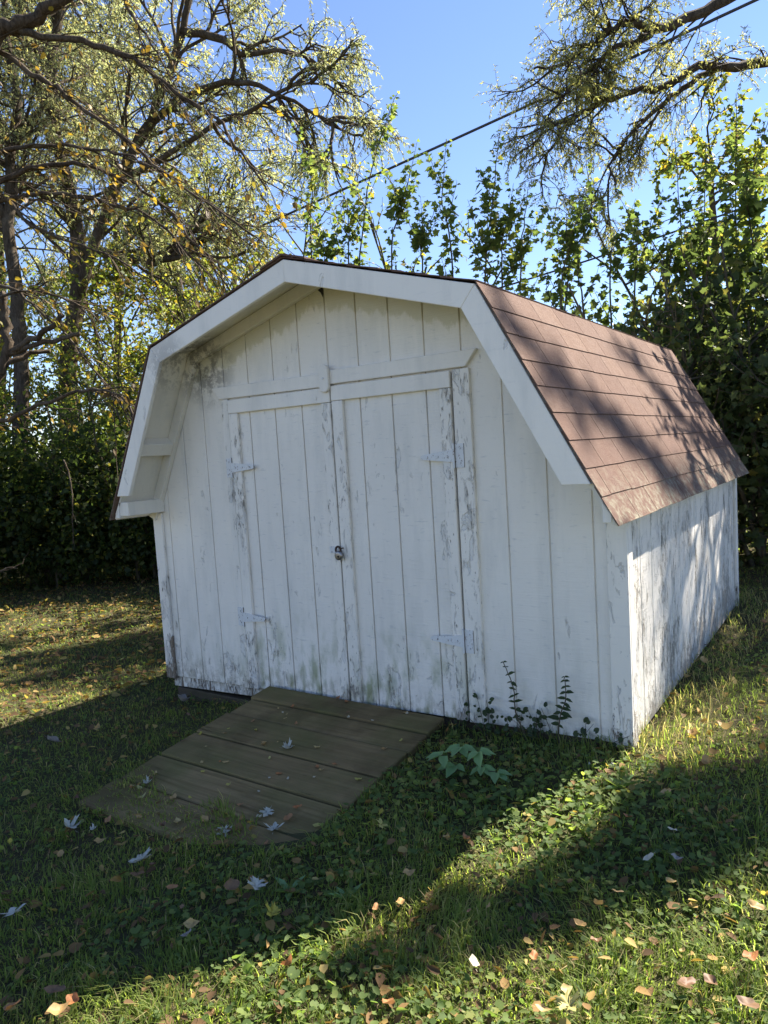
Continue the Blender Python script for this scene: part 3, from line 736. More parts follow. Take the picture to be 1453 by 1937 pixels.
# ------------------------------------------------------------------ near tree with bare arching branches
def arching_tree():
    T = Tree(); px = lambda L, d0, d1: [at(u, v, d0 + (d1 - d0) * i / (len(L) - 1)) for i, (u, v) in enumerate(L)]
    base = at(-230, 1150, 7.6); base[2] = G(base[0], base[1]) - .05
    tr = T.limb([base] + px([(-215, 900), (-190, 650), (-150, 400), (-90, 220), (-20, 80), (40, 45), (100, 10), (170, -40)], 7.6, 7.0), .15, .045)
    L2 = T.limb(px([(-40, 105), (20, 58), (80, 68), (180, 84), (250, 112), (310, 156), (400, 220), (460, 290), (505, 360)], 7.3, 6.7), .042, .008)
    L3 = T.limb(px([(-110, 250), (-30, 95), (60, 140), (110, 168), (180, 222), (250, 272), (330, 342), (420, 402), (500, 460)], 7.4, 7.2), .032, .007)
    L4 = T.limb(px([(-150, 400), (-60, 320), (0, 290), (60, 277), (120, 275), (190, 284), (250, 300), (310, 330)], 7.5, 6.6), .030, .006)
    L5 = T.limb(px([(-150, 420), (-70, 370), (0, 343), (70, 316), (140, 311), (200, 324), (270, 360), (330, 412), (390, 485), (440, 560)], 7.5, 7.6), .035, .008)
    L6 = T.limb(px([(-150, 430), (-50, 395), (20, 375), (80, 367), (160, 373), (225, 390), (290, 412), (345, 470), (400, 520)], 7.5, 7.0), .028, .006)
    L7 = T.limb(px([(-160, 470), (-80, 390), (-10, 362), (60, 425), (130, 455), (220, 490), (300, 540)], 7.5, 6.9), .026, .006)
    L8 = T.limb(px([(-190, 880), (-80, 820), (0, 798), (60, 772), (130, 745), (190, 737), (235, 757), (262, 800)], 7.4, 6.3), .030, .007)
    L9 = T.limb(px([(-160, 600), (-60, 540), (20, 545), (60, 575), (130, 640), (200, 730), (215, 760)], 7.4, 7.0), .022, .005)
    L10 = T.limb(px([(225, -40), (245, 20), (275, 62), (300, 100)], 7.0, 7.0), .022, .008)
    L11 = T.limb(px([(-120, 600), (0, 560), (80, 552), (150, 580), (190, 640), (205, 700)], 7.2, 7.0), .016, .004)
    cfg = [dict(seg=8, wig=.09, grav=-.05, nch=2, ratio=.45, spread=.6, leaf=2.6), dict(seg=5, wig=.18, grav=-.04, leaf=4.5, ldrop=-.8)]
    for l, n, L in ((L2, 34, 1.0), (L3, 34, 1.0), (L4, 22, .85), (L5, 30, .9), (L6, 28, .9), (L7, 20, .75), (L8, 24, .55), (L9, 20, .55), (L10, 8, .6), (L11, 12, .5), (tr, 12, 1.0)):
        T.spawn(l, max(4, int(n * .75)), L * 1.1, .0075, cfg, .5, .15, (.15, .1, -.05))
    # broken dead stubs
    st = T.limb(px([(-60, 820), (-10, 720), (16, 660), (8, 600), (4, 556)], 7.3, 7.3), .052, .040)
    T.limb(px([(14, 668), (60, 645), (95, 618), (118, 596)], 7.3, 7.0), .034, .024)
    T.limb(px([(14, 672), (70, 650), (120, 640), (150, 630)], 7.3, 7.0), .028, .018)
    T.limb(px([(10, 690), (50, 672), (95, 664)], 7.3, 7.5), .032, .02)
    NL['arch'] = T.finish('arching_tree', tuple(base), 'nearly bare tree with long arching branches and a few yellow leaves', 'tree', None, M['autumn'], M['bark'], T_BROAD, .072, .62)
arching_tree()

# hanging and jutting dead twigs on the left
def dead_twig(pts, d, r, label):
    T = Tree(); P = [at(u, v, d) for u, v in pts]; l = T.limb(P, r, r * .35, 5)
    T.spawn(l, 3, .12, r * .4, [dict(seg=3, wig=.2)], .8, .4)
    T.finish('dead_twig', tuple(P[0]), label, 'twig', None, M['autumn'], M['twig'], T_BROAD, .05, .5, stem='stem')
dead_twig([(120, 870), (132, 900), (137, 950), (138, 1000), (138, 1030)], 7.0, .009, 'thin bare twig hanging down before the dark hedge')
dead_twig([(-120, 1112), (-40, 1092), (5, 1078), (43, 1066)], 6.0, .011, 'short pale stick poking out low before the dark hedge')

# ------------------------------------------------------------------ right willow
def right_willow():
    T = Tree(); px = lambda L, d0, d1: [at(u, v, d0 + (d1 - d0) * i / (len(L) - 1)) for i, (u, v) in enumerate(L)]
    b = np.array([5.2, 10.6, -.3])
    tr = T.limb([b, b + (.1, .1, 2.5), b + (-.1, .2, 5), b + (-.4, .1, 7.2), b + (-.2, .4, 9.2)], .34, .12, 9)
    A = T.limb([b + (-.3, .1, 7.0), b + (-1.2, -.5, 8.0)] + px([(1500, -60), (1370, 0), (1300, 40), (1237, 52), (1190, 42), (1150, 62), (1105, 90), (1060, 120), (1010, 130)], 10.5, 9.2), .11, .012)
    A2 = T.limb(px([(1237, 52), (1215, 75), (1165, 92), (1130, 120), (1090, 150), (1060, 190), (1030, 240)], 10.0, 9.3), .05, .008)
    B = T.limb([b + (-.3, .1, 5.8), b + (-1.2, -.6, 6.3)] + px([(1540, 100), (1453, 118), (1380, 128), (1320, 128), (1255, 162), (1180, 178), (1110, 205), (1060, 250), (1030, 300)], 10.5, 9.2), .10, .010)
    C = T.limb(px([(1345, 138), (1290, 168), (1250, 200), (1200, 245), (1165, 290), (1150, 340), (1135, 385)], 10.2, 9.4), .045, .006)
    C2 = T.limb(px([(1270, 180), (1235, 230), (1215, 270), (1190, 300)], 10.0, 9.6), .025, .005)
    Dd = T.limb(px([(1365, 142), (1335, 170), (1322, 210), (1300, 245)], 10.2, 10.0), .02, .005)
    E_ = T.limb([b + (-.2, .2, 8.6)] + px([(1500, -200), (1380, -160), (1250, -130), (1120, -90)], 10.5, 9.5), .09, .015)
    cfg = [dict(seg=5, wig=.16, grav=-.03, nch=6, ratio=.66, spread=1.0), dict(seg=4, wig=.18, grav=-.07, nch=4, ratio=.85, spread=1.0, leaf=9), dict(seg=4, wig=.16, grav=-.20, leaf=66, ldrop=-.5)]
    for l, n, L in ((A, 26, .8), (A2, 20, .66), (B, 22, .66), (C, 16, .52), (C2, 5, .4), (E_, 14, .9)):
        T.spawn(l, n, L, .018, cfg, .8, .3)
    # crown over the trunk, outside the picture to the right
    for k in range(7):
        a = rng.uniform(-2.4, .6); q = b + np.array([0, 0, rng.uniform(5.0, 7.5)])
        l = T.limb([q, q + np.array([math.cos(a), math.sin(a), .45]) * 1.3, q + np.array([math.cos(a), math.sin(a), .35]) * 2.8], .09, .03)
        T.spawn(l, 7, 1.2, .03, cfg, .9, .3)
    NL['rwillow'] = T.finish('willow_tree', tuple(b), 'willow with dark limbs reaching in over the cable', 'tree', None, M['olive'], M['bark'], T_WILLOW, .052, .26)
right_willow()

# ------------------------------------------------------------------ shrubs
def shrub(x, y, rad, h, nst, lsize, mat, T_, label, group, lpm=26, name='shrub', wid=.75, dens=5, fill=0):
    T = Tree(); z0 = G(x, y)
    cfg = [dict(seg=7, wig=.10, grav=.03, nch=dens + 3, ratio=.34, spread=1.1, t0=.04, leaf=lpm * .35), dict(seg=4, wig=.16, grav=.0, nch=3, ratio=.6, spread=.9, leaf=lpm), dict(seg=3, wig=.2, grav=-.05, leaf=lpm * 1.3)]
    for _ in range(nst):
        a = rng.uniform(0, 2 * math.pi); rr = rad * .35 * math.sqrt(rng.random()); lean = rng.uniform(.0, .55) * rad / h * 2
        p = np.array([x + rr * math.cos(a), y + rr * math.sin(a), z0 - .05]); d = np.array([math.cos(a) * lean, math.sin(a) * lean, 1.0])
        T.grow(p, d, h * rng.uniform(.6, 1.08), .016 + .004 * h, 0, cfg)
    if fill:
        q = rand_dirs(fill) * (rng.random(fill) ** .45)[:, None]; a = np.arctan2(q[:, 1], q[:, 0]); lump = 1 + .16 * np.sin(3 * a + x * 5) + .14 * np.sin(7 * q[:, 2] + y * 3) + .1 * np.sin(11 * a)
        P = np.stack([x + q[:, 0] * rad * lump, y + q[:, 1] * rad * lump, z0 + h * .44 + q[:, 2] * h * .44 * lump], 1); P[:, 2] = np.where(rng.random(len(P)) < .22, z0 + (P[:, 2] - z0) * .45, P[:, 2]); P = P[P[:, 2] > z0 + .02]
        T.P.append(P); T.D.append(rand_dirs(len(P)) + np.array([0, 0, -.3]))
    n = T.finish(name, (x, y, z0), label, 'shrub', group, mat, M['shoot'], T_, lsize, wid, crown='foliage', stem='stems')
    NL[name + str(len(NL))] = n
HEDGE = ((-9.9, -.2, 1.4, 3.2, 'hedge shrub standing beside the short pale stick'), (-8.5, 1.5, 1.4, 3.0, 'dark hedge shrub under the broken dead stubs'), (-7.3, 2.7, 1.3, 2.8, 'dark hedge shrub behind the hanging bare twig'), (-6.2, 3.6, 1.3, 2.8, 'dark hedge shrub next to the hanging bare twig'),
         (-5.1, 4.3, 1.3, 2.7, 'dark hedge shrub beside the left roof overhang'), (-4.0, 4.9, 1.2, 2.6, 'dark hedge shrub half hidden by the shed left wall'))
for (x, y, r, h, lab) in HEDGE:
    shrub(x, y, r, h, 12, .078, M['shrub'], T_DIAM, lab, 'hedge shrubs behind the left lawn', 15, 'hedge_shrub', .75, 5, 15000)
for (x, y, r, h, lab) in ((-11.4, 3.0, 2.0, 6.6, 'tall yellow green shrub around the straight willow trunk'), (-9.3, 5.4, 2.0, 6.4, 'tall yellow green shrub at the foot of the forked willow'), (-7.0, 6.6, 1.9, 6.0, 'tall yellow green shrub right of the forked willow'), (-5.0, 7.4, 1.6, 5.0, 'tall green shrub rising beside the left roof slope')):
    shrub(x, y, r, h, 11, .088, M['yellowtree'], T_DIAM, lab, 'taller shrubs behind the left hedge', 12, 'tall_shrub', .62, 5, 15000)
for (x, y, r, h, RH) in ((-2.4, 5.0, 1.0, 2.5, 'low mulberry shrub under the long leaning shoot'), (-1.3, 5.1, 1.0, 2.7, 'low mulberry shrub under the straight lone shoot'), (-.3, 5.2, 1.1, 3.1, 'mulberry shrub behind the upper roof slope'), (.7, 4.9, 1.1, 3.2, 'dense mulberry shrub at the rear end of the roof'), (1.75, 4.9, 1.0, 3.2, 'dense mulberry shrub beside the rear wall corner')):
    shrub(x, y, r, h, 10, .085, M['mulberry'], T_LOBED, RH, 'mulberry shrubs behind the shed', 13, 'mulberry_shrub', .95, 5, 1500)
for (x, y, r, h, lab) in ((1.15, 6.2, 1.1, 4.5, 'tallest mulberry shrub beyond the rear corner of the shed'), (2.2, 5.8, 1.0, 4.1, 'tall mulberry shrub standing right of the tallest one'), (.3, 6.5, 1.0, 3.5, 'mid height mulberry shrub under the thinner dark cable')):
    shrub(x, y, r, h, 9, .10, M['mulberry'], T_LOBED, lab, 'tall mulberry shrubs beyond the shed', 11, 'tall_mulberry', .95, 6, 2400)
def yellow_tree():
    T = Tree(); b = at(1345, 900, 14.5); b[2] = -.3
    top = at(1345, 300, 14.5); tr = T.limb([b, (b + top) / 2 + .1, top], .16, .04)
    cfg = [dict(seg=5, wig=.16, grav=.02, nch=6, ratio=.5, spread=1., leaf=8), dict(seg=4, wig=.2, nch=4, ratio=.6, spread=.9, leaf=28), dict(seg=3, wig=.2, leaf=34)]
    T.spawn(tr, 26, 1.4, .03, cfg, 1.1, .35)
    NL['yt'] = T.finish('yellowing_tree', tuple(b), 'yellowing tree in the distance beyond the tall mulberry', 'tree', None, M['yellowtree'], M['bark'], T_BROAD, .11, .6)
    T = Tree(); b = at(330, 900, 15.5); b[2] = -.3
    top = at(330, 420, 15.5); tr = T.limb([b, (b + top) / 2 + .1, top], .16, .04)
    T.spawn(tr, 30, 1.7, .03, cfg, 1.1, .2)
    NL['yt2'] = T.finish('yellowing_tree', tuple(b), 'broad yellow green tree far behind the left roof edge', 'tree', None, M['yellowtree'], M['bark'], T_BROAD, .11, .6)
yellow_tree()
def pale_tree():
    for (u, vt, d, n, L, lab) in ((200, 60, 17.0, 34, 2.3, 'soft pale green tree filling in behind the forked willow'), (-20, 120, 16.0, 26, 2.2, 'soft pale green tree behind the straight willow trunk'), (430, 330, 18.0, 22, 1.7, 'lower pale tree seen above the left roof slope')):
        T = Tree(); b = at(u, 900, d); b[2] = -.3; top = at(u, vt, d); tr = T.limb([b, (b + top) / 2 + .15, top], .13, .03)
        cfg = [dict(seg=4, wig=.16, grav=.02, nch=6, ratio=.55, spread=1.1), dict(seg=3, wig=.2, nch=4, ratio=.8, spread=1.0, leaf=10), dict(seg=3, wig=.2, grav=-.12, leaf=34, ldrop=-.4)]
        T.spawn(tr, n, L, .03, cfg, 1.2, .35)
        NL['pt%d' % u] = T.finish('pale_tree', tuple(b), lab, 'tree', None, M['willow'], M['bark'], T_DIAM, .10, .35)
pale_tree()

# upright mulberry shoots behind the roof: each is a thing
def shoot(ub, vb, ut, vt, d, lean=0.0, lsize=.085, side=0, dens=1.0, label=None):
    top = at(ut, vt, d); low = at(ub, vb, d + lean); dirv = low - top; k = (G(low[0], low[1]) - low[2]) / dirv[2]
    k = min(k, 3.0); bx, by = low[0] + dirv[0] * k * .35, low[1] + dirv[1] * k * .35
    base = np.array([bx, by, G(bx, by) - .03])
    T = Tree(); l = T.limb([base, base * .55 + low * .45, low, (low + top) / 2 + rng.normal(size=3) * .09, top + rng.normal(size=3) * np.array([.10, .10, .04])], .017, .003, 5, 5)
    seg = np.linalg.norm(np.diff(l, axis=0), axis=1); cum = np.concatenate([[0], np.cumsum(seg)]); tot = cum[-1]
    def deco(pts, step, w):
        sg = np.linalg.norm(np.diff(pts, axis=0), axis=1); cu = np.concatenate([[0], np.cumsum(sg)])
        n = int(cu[-1] / step); ss = (np.arange(n) + rng.random(n) * .6) * step
        ss = ss[ss < cu[-1]]; P = np.stack([np.interp(ss, cu, pts[:, i]) for i in range(3)], 1); n = len(P)
        out = rand_dirs(n); out[:, 2] = np.abs(out[:, 2]) * .25; out /= np.linalg.norm(out, axis=1)[:, None]
        q = P + out * rng.uniform(.015, w, n)[:, None]
        for a, b in zip(P[::2], q[::2]): T.tw.tube([a, b], .0016, 3, cap=False)
        T.P.append(q); T.S.append(1.15 - .50 * (ss / cu[-1]) ** 2); T.D.append(out * .9 + np.array([0, 0, -.30]) + rng.normal(size=(n, 3)) * .35)
    deco(l, .017 / dens, .075)
    for _ in range(side + 3):
        t = rng.uniform(.35, .85); i = int(t * (len(l) - 1)); a = rng.uniform(0, 6.28)
        q = l[i]; L = rng.uniform(.25, .65); c = np.array([math.cos(a) * .55, math.sin(a) * .55, .85])
        s_ = np.array([q, q + c * L * .5, q + c * L + np.array([0, 0, .08])]); T.w.tube(s_, [.006, .004, .002], 4); deco(s_, .019, .055)
    T.finish('mulberry_shoot', tuple(base), label or 'slender upright mulberry shoot rising behind the shed roof against the sky', 'shoot', 'mulberry shoots behind the shed', M['shootleaf'], M['shoot'], T_LOBED, lsize, .95, crown='leaves', stem='stem')
SL = {747: 'long leaning mulberry shoot crossing the thick cable beside the willow branch tips', 757: 'mulberry shoot whose tip just reaches the thick cable right of the long leaning one', 858: 'straight mulberry shoot standing alone with its tip on the cable', 943: 'bushiest mulberry shoot behind the roof knee, its tip on the cable',
      1025: 'mulberry shoot right of the bushiest one, leaning a little', 1125: 'mulberry shoot whose tip meets the lowest willow twigs', 1215: 'short feathery mulberry shoot above the thinner dark cable', 1268: 'tall mulberry shoot on the edge of the tall thicket', 1392: 'tallest mulberry shoot inside the tall thicket',
      562: 'mulberry shoot growing up through the willow branch', }
for a in ((682, 480, 747, 165, 8.6, .2, .085, 1), (742, 470, 757, 322, 8.4, 0, .085, 4), (856, 490, 858, 258, 8.2, 0, .09, 4), (918, 520, 943, 236, 8.0, 0, .09, 7), (985, 540, 1025, 340, 8.0, .1, .085, 5),
          (1075, 520, 1125, 312, 8.1, .1, .09, 5), (1060, 560, 1085, 400, 8.0, 0, .085, 5), (1200, 560, 1215, 395, 7.9, 0, .085, 3), (1300, 600, 1268, 240, 8.2, 0, .09, 6), (1330, 560, 1345, 260, 8.4, 0, .09, 6),
          (1395, 560, 1392, 175, 8.3, 0, .095, 7), (1440, 560, 1446, 190, 8.0, 0, .095, 7), (590, 480, 562, 235, 8.8, .2, .08, 2), (660, 520, 655, 380, 8.7, 0, .08, 2), (800, 520, 812, 410, 8.3, 0, .085, 3),
          (610, 520, 622, 400, 8.7, 0, .085, 3), (1155, 560, 1160, 420, 8.1, 0, .09, 4), (950, 540, 970, 400, 8.1, 0, .085, 4)):
    shoot(*a, label=SL.get(a[2], 'short mulberry shoot filling in between the taller shoots'))
# the same row goes on to the right of the picture and streaks the roof with shade
for (x, y, h, s) in ((2.6, 4.4, 3.6, 4), (3.0, 4.7, 3.4, 5), (2.45, 5.2, 4.2, 4)):
    T = Tree(); 
    base = np.array([x, y, G(x, y) - .03]); pts = T.limb([base, base + (.03, .0, h * .5), base + (rng.normal() * .1, .1, h)], .03, .006, 6, 6)
    cfg = [dict(seg=5, wig=.1, grav=.05, nch=2, ratio=.5, spread=.7, leaf=16), dict(seg=3, wig=.15, leaf=20)]
    T.spawn(pts, s * 3, .42, .008, cfg, .7, .3, (0, 0, .8))
    T.finish('mulberry_shoot', tuple(base), 'tall mulberry shoot in the row right of the shed', 'shoot', 'mulberry shoots right of the shed', M['mulberry'], M['shoot'], T_LOBED, .09, .95, crown='leaves', stem='stem')

# small tree outside the picture on the right that shades part of the front lawn
TOSUN = SUN / SUN[2]
def slender_trees():
    """row of slim young trees right of the frame; their shade streaks the roof and side wall"""
    dn = np.array([PROF[4][0] - PROF[3][0], PROF[4][1] - PROF[3][1]]); nn = (-dn[1], 0, dn[0]); kk = nn[0] * PROF[3][0] + nn[2] * PROF[3][1]
    cfg = [dict(seg=4, wig=.12, grav=.05, nch=2, ratio=.5, spread=.6, leaf=16), dict(seg=3, wig=.15, leaf=22)]
    for i, (u, v, y0, r, over, nb) in enumerate(((1035, 700, 10.4, .075, .5, 18), (1120, 770, 11.2, .11, .8, 28), (1170, 800, 10.6, .07, .3, 16), (1235, 730, 11.6, .085, .4, 20), (1300, 800, 10.8, .09, .5, 24), (1330, 760, 12.0, .08, .4, 20))):
        q = on_plane(u, v, nn, kk); t = (y0 - q[1]) / TOSUN[1]; top = q + TOSUN * t
        b = np.array([top[0], y0, G(top[0], y0) - .05]); H = top[2] - b[2] + over; r *= 1.0
        T = Tree(); l = T.limb([b, b + (.05, .03, H * .35), b + (-.04, .0, H * .7), b + (.0, .0, H)], r, r * .35, 6, 5)
        T.spawn(l, nb, .5, .012, cfg, .55, .6, (0, 0, 1.1))
        T.finish('slender_tree', tuple(b), 'slim upright young tree in the row right of the shed', 'tree', 'slim trees right of the shed', M['mulberry'], M['bark'], T_BROAD, .085, .7)
slender_trees()
def shade_tree():
    T = Tree(); b = np.array([4.9, 6.8, G(4.9, 6.8) - .05]); T.limb([b, b + (-.1, -.1, 2.2), b + (-.3, -.3, 4.2), b + (-.55, -.55, 5.6)], .09, .03)
    cfg = [dict(seg=5, wig=.14, nch=6, ratio=.55, spread=.9, leaf=22), dict(seg=4, wig=.18, nch=3, ratio=.6, spread=.8, leaf=34), dict(seg=3, wig=.2, leaf=30)]
    for (u, v, n) in ((1440, 1480, 11), (1400, 1560, 11), (1290, 1520, 12), (1290, 1610, 9), (1195, 1610, 9), (1140, 1690, 6), (1040, 1735, 4), (940, 1768, 3), (845, 1790, 3), (740, 1815, 2), (1210, 1510, 8)):
        tgt = on_ground(u, v) + TOSUN * 6.2; top = b + np.array((-.5, -.5, 5.2))
        l = T.limb([b + (-.3, -.3, 4.4), (top + tgt) / 2 + (.1, .15, .1), tgt], .022, .006); T.spawn(l, n, .20, .007, cfg, .9, .85)
    T.finish('shade_tree', tuple(b), 'small leafy tree standing right of the shed beyond the lawn', 'tree', None, M['mulberry'], M['bark'], T_BROAD, .085, .7)
shade_tree()

# far wood closing the horizon
def far_wood():
    n = 26000; a = rng.uniform(-1.25, 1.25, n); r = rng.uniform(24, 34, n)
    base = np.arctan2(FW[1], FW[0]); x = CAM[0] + r * np.cos(base + a); y = CAM[1] + r * np.sin(base + a)
    hmax = 4.2 + 1.6 * np.sin(a * 9) + 1.0 * np.sin(a * 23 + 1) + .6 * np.sin(a * 51)
    z = -.2 + hmax * np.sqrt(rng.random(n)) * rng.uniform(.5, 1, n)
    P = np.stack([x, y, z], 1); D = rand_dirs(n); N = rand_dirs(n) + np.array([0, 0, .5])
    tag(leaves('far_wood', P, D, N, rng.uniform(.18, .34, n), .9, T_DIAM, M['farwood']), 'distant band of green trees behind the hedges', 'wood', None, 'stuff')
far_wood()

# ------------------------------------------------------------------ overhead cables
def cable(pa, pb, da, db, r, label, ext=(.9, .5), sag=.25):
    a = at(*pa, da); b = at(*pb, db); v = b - a; a2 = a - v * ext[0]; b2 = b + v * ext[1]
    t = np.linspace(0, 1, 60)[:, None]; P = a2 * (1 - t) + b2 * t; t0 = ext[0] / (1 + sum(ext)); t1 = (1 + ext[0]) / (1 + sum(ext))
    q = 4 * (t - t0) * (t - t1); P[:, 2:3] += sag * q * .35
    m = MB(); m.tube(P, r, 6); o = m.build('overhead_cable', M['cable']); tag(o, label, 'cable')
cable((590, 385), (1430, 0), 12.5, 9.0, .020, 'thick black overhead cable crossing the sky above the shed')
cable((1080, 503), (1453, 376), 12.0, 11.0, .015, 'thinner dark cable passing through the shrubs right of the shed', (.7, .6))
cable((1235, 427), (1310, 398), 13.0, 12.6, .008, 'faint thin wire above the thinner dark cable', (1.2, 2.5), 0)
print('LEAVES', NL, sum(NL.values()))

# ------------------------------------------------------------------ lawn
def polar(n, rmin=.9, rmax=12.5, half=.98, pw=.35):
    a = rng.uniform(-half, half, n) + math.atan2(FW[1], FW[0]); u = rng.random(n)
    r = (rmin ** (1 - pw) + u * (rmax ** (1 - pw) - rmin ** (1 - pw))) ** (1 / (1 - pw))
    return CAM[0] + r * np.cos(a), CAM[1] + r * np.sin(a), r
def free(x, y, m=0.0):
    inshed = (np.abs(x) < HW + m) & (y > -m) & (y < DEP + m)
    inramp = (x > -.585) & (x < .63) & (y < 0) & (y > -1.10 - .13 * x + .05 * np.sin(9 * x) + .03 * np.sin(23 * x))
    return ~(inshed | inramp)
def vnoise(x, y, s, seed):
    r = np.random.default_rng(seed); g_ = r.random((64, 64)); u = x * s + 100; v = y * s + 100
    i = np.floor(u).astype(int); j = np.floor(v).astype(int); f = u - i; h = v - j; f = f * f * (3 - 2 * f); h = h * h * (3 - 2 * h)
    q = lambda a, b: g_[a % 64, b % 64]
    return (q(i, j) * (1 - f) + q(i + 1, j) * f) * (1 - h) + (q(i, j + 1) * (1 - f) + q(i + 1, j + 1) * f) * h
def cover_amount(x, y):
    """how much broad-leaved ground cover grows here (0..1)"""
    c = sstep(.40, .68, vnoise(x, y, 1.6, 3) * .65 + vnoise(x, y, 4.2, 4) * .35)
    band = sstep(.75, .15, np.abs(y + .42 + .1 * x)) * sstep(.55, .8, x) * sstep(2.6, 1.6, x)
    return np.clip(np.maximum(c * .55, band), 0, 1)
def grass():
    n = 300000; x, y, r = polar(n, pw=.5); k = free(x, y, -.002); x, y, r = x[k], y[k], r[k]
    ca = cover_amount(x, y); k = rng.random(len(x)) > ca * .72; x, y, r = x[k], y[k], r[k]; n = len(x)
    z = ground_z(x, y) - .004; z = np.where((np.abs(x) < .64) & (y > -1.36) & (y < -1.0), np.maximum(z, ramp_z(y) - .012), z); tuft = vnoise(x, y, 7, 9)
    h = rng.uniform(.020, .060, n) * (.55 + .9 * tuft)
    side = (x > HW) & (x < HW + .28) & (y > -.1) & (y < DEP + .4); h = np.where(side & (rng.random(n) < .4), h * 1.9, h)
    front = (y > -.12) & (y < 0) & (np.abs(x) < 1.5); h = np.where(front, h * 1.3, h)
    a = rng.uniform(0, 2 * math.pi, n) ; b = vnoise(x, y, 3, 21) * 12.6; a = np.where(rng.random(n) < .5, a, b + rng.normal(size=n) * .6)
    lean = rng.uniform(.25, 1.25, n); w = rng.uniform(.0011, .0024, n) * (.85 + .07 * r)
    dx, dy = np.cos(a), np.sin(a); px_, py_ = -dy * w, dx * w
    V = np.zeros((n, 6, 3)); mx, my = dx * h * lean * .35, dy * h * lean * .35; tx, ty = dx * h * lean, dy * h * lean
    V[:, 0] = np.stack([x - px_, y - py_, z], 1); V[:, 1] = np.stack([x + px_, y + py_, z], 1)
    V[:, 2] = np.stack([x + mx + px_ * .85, y + my + py_ * .85, z + h * .62], 1); V[:, 3] = np.stack([x + mx - px_ * .85, y + my - py_ * .85, z + h * .62], 1)
    zt = z + h * np.clip(1.05 - lean * .28, .4, 1.1)
    V[:, 4] = np.stack([x + tx + px_ * .12, y + ty + py_ * .12, zt], 1); V[:, 5] = np.stack([x + tx - px_ * .12, y + ty - py_ * .12, zt], 1)
    near = r < 3.4
    rd = np.clip(rng.random(n) * .75 + .35 * (vnoise(x, y, 2.2, 30) - .3), 0, .97); rd = np.where(rng.random(n) < .07, 1.0, rd); rd = np.where(side & (rng.random(n) < .4), 1.0, rd)
    Vn = V[near]; m = len(Vn); Fn = (np.array([(0, 1, 2, 3), (3, 2, 4, 5)])[None] + (np.arange(m) * 6)[:, None, None]).reshape(-1, 4)
    Vf = V[~near]; Vf = np.stack([(Vf[:, 0] + Vf[:, 1]) / 2, Vf[:, 2], (Vf[:, 4] + Vf[:, 5]) / 2, Vf[:, 3]], 1); k2 = len(Vf)
    Ff = (np.arange(4)[None] + (np.arange(k2) * 4)[:, None]) + m * 6
    tag(bulk('grass', np.concatenate([Vn.reshape(-1, 3), Vf.reshape(-1, 3)]), np.concatenate([Fn, Ff]), M['grass'], None, np.concatenate([np.repeat(rd[near], 6), np.repeat(rd[~near], 4)])), 'short uneven lawn grass around the shed', 'grass', None, 'stuff')
grass()
def cover():
    n = 105000; x, y, r = polar(n, rmax=9, pw=.6); k = free(x, y, .0); x, y, r = x[k], y[k], r[k]
    ca = cover_amount(x, y); k = rng.random(len(x)) < ca * .85 + .14; x, y, r = x[k], y[k], r[k]; n = len(x); ca = ca[k]
    h = rng.uniform(.008, .055, n) * (.5 + .7 * ca); P = np.stack([x, y, ground_z(x, y) + h], 1)
    D = rng.normal(size=(n, 3)); D[:, 2] *= .25; N = rng.normal(size=(n, 3)) * .32 + np.array([0, 0, 1])
    kind = rng.random(n) < .8; sz = rng.uniform(.007, .027, n) * (1 + .5 * (rng.random(n) < .08)) * (.8 + .3 * ca)
    q = rng.random(n); a_ = q < .48; b_ = (q >= .48) & (q < .78); c_ = q >= .78; rr = np.clip(rng.random(n) * .8 + .5 * (vnoise(x, y, 5, 41) - .4), 0, 1)
    tag(leaves('ground_ivy', P[a_], D[a_], N[a_], sz[a_], 1.0, T_ROUND, M['cover'], None, rr[a_]), 'low round leaved ground ivy spreading through the grass', 'ground cover', None, 'stuff')
    tag(leaves('lawn_weeds', P[b_], D[b_], N[b_] + rng.normal(size=(b_.sum(), 3)) * .3, sz[b_] * 1.35, .5, T_BROAD, M['cover'], None, rr[b_]), 'small narrow leaved weeds mixed into the lawn', 'weeds', None, 'stuff')
    tag(leaves('creeping_weeds', P[c_], D[c_], N[c_] + rng.normal(size=(c_.sum(), 3)) * .3, sz[c_] * 1.2, .95, T_LOBED, M['cover'], None, rr[c_]), 'small lobed leaves creeping through the lawn', 'weeds', None, 'stuff')
    # small broken leaf litter
    n = 15000; x, y, r = polar(n, rmax=11, pw=.35); k = free(x, y, .0); x, y = x[k], y[k]
    k = rng.random(len(x)) < np.where(x < -1.2, 1, .6); x, y = x[k], y[k]; n = len(x)
    xl = rng.uniform(-8.5, -1.9, 5200); yl = rng.uniform(-2.2, 3.2, 5200); x = np.concatenate([x, xl]); y = np.concatenate([y, yl]); n = len(x)
    P = np.stack([x, y, ground_z(x, y) + rng.uniform(.012, .045, n)], 1); D = rng.normal(size=(n, 3)); D[:, 2] *= .3; N = rng.normal(size=(n, 3)) * .45 + np.array([0, 0, 1])
    tag(leaves('leaf_litter', P, D, N, rng.uniform(.014, .048, n) * np.where(x < -1.9, 1.45, 1), rng.uniform(.4, .8, n), T_BROAD, M['litter']), 'scattered small brown leaf scraps in the lawn', 'leaf litter', None, 'stuff')
cover()

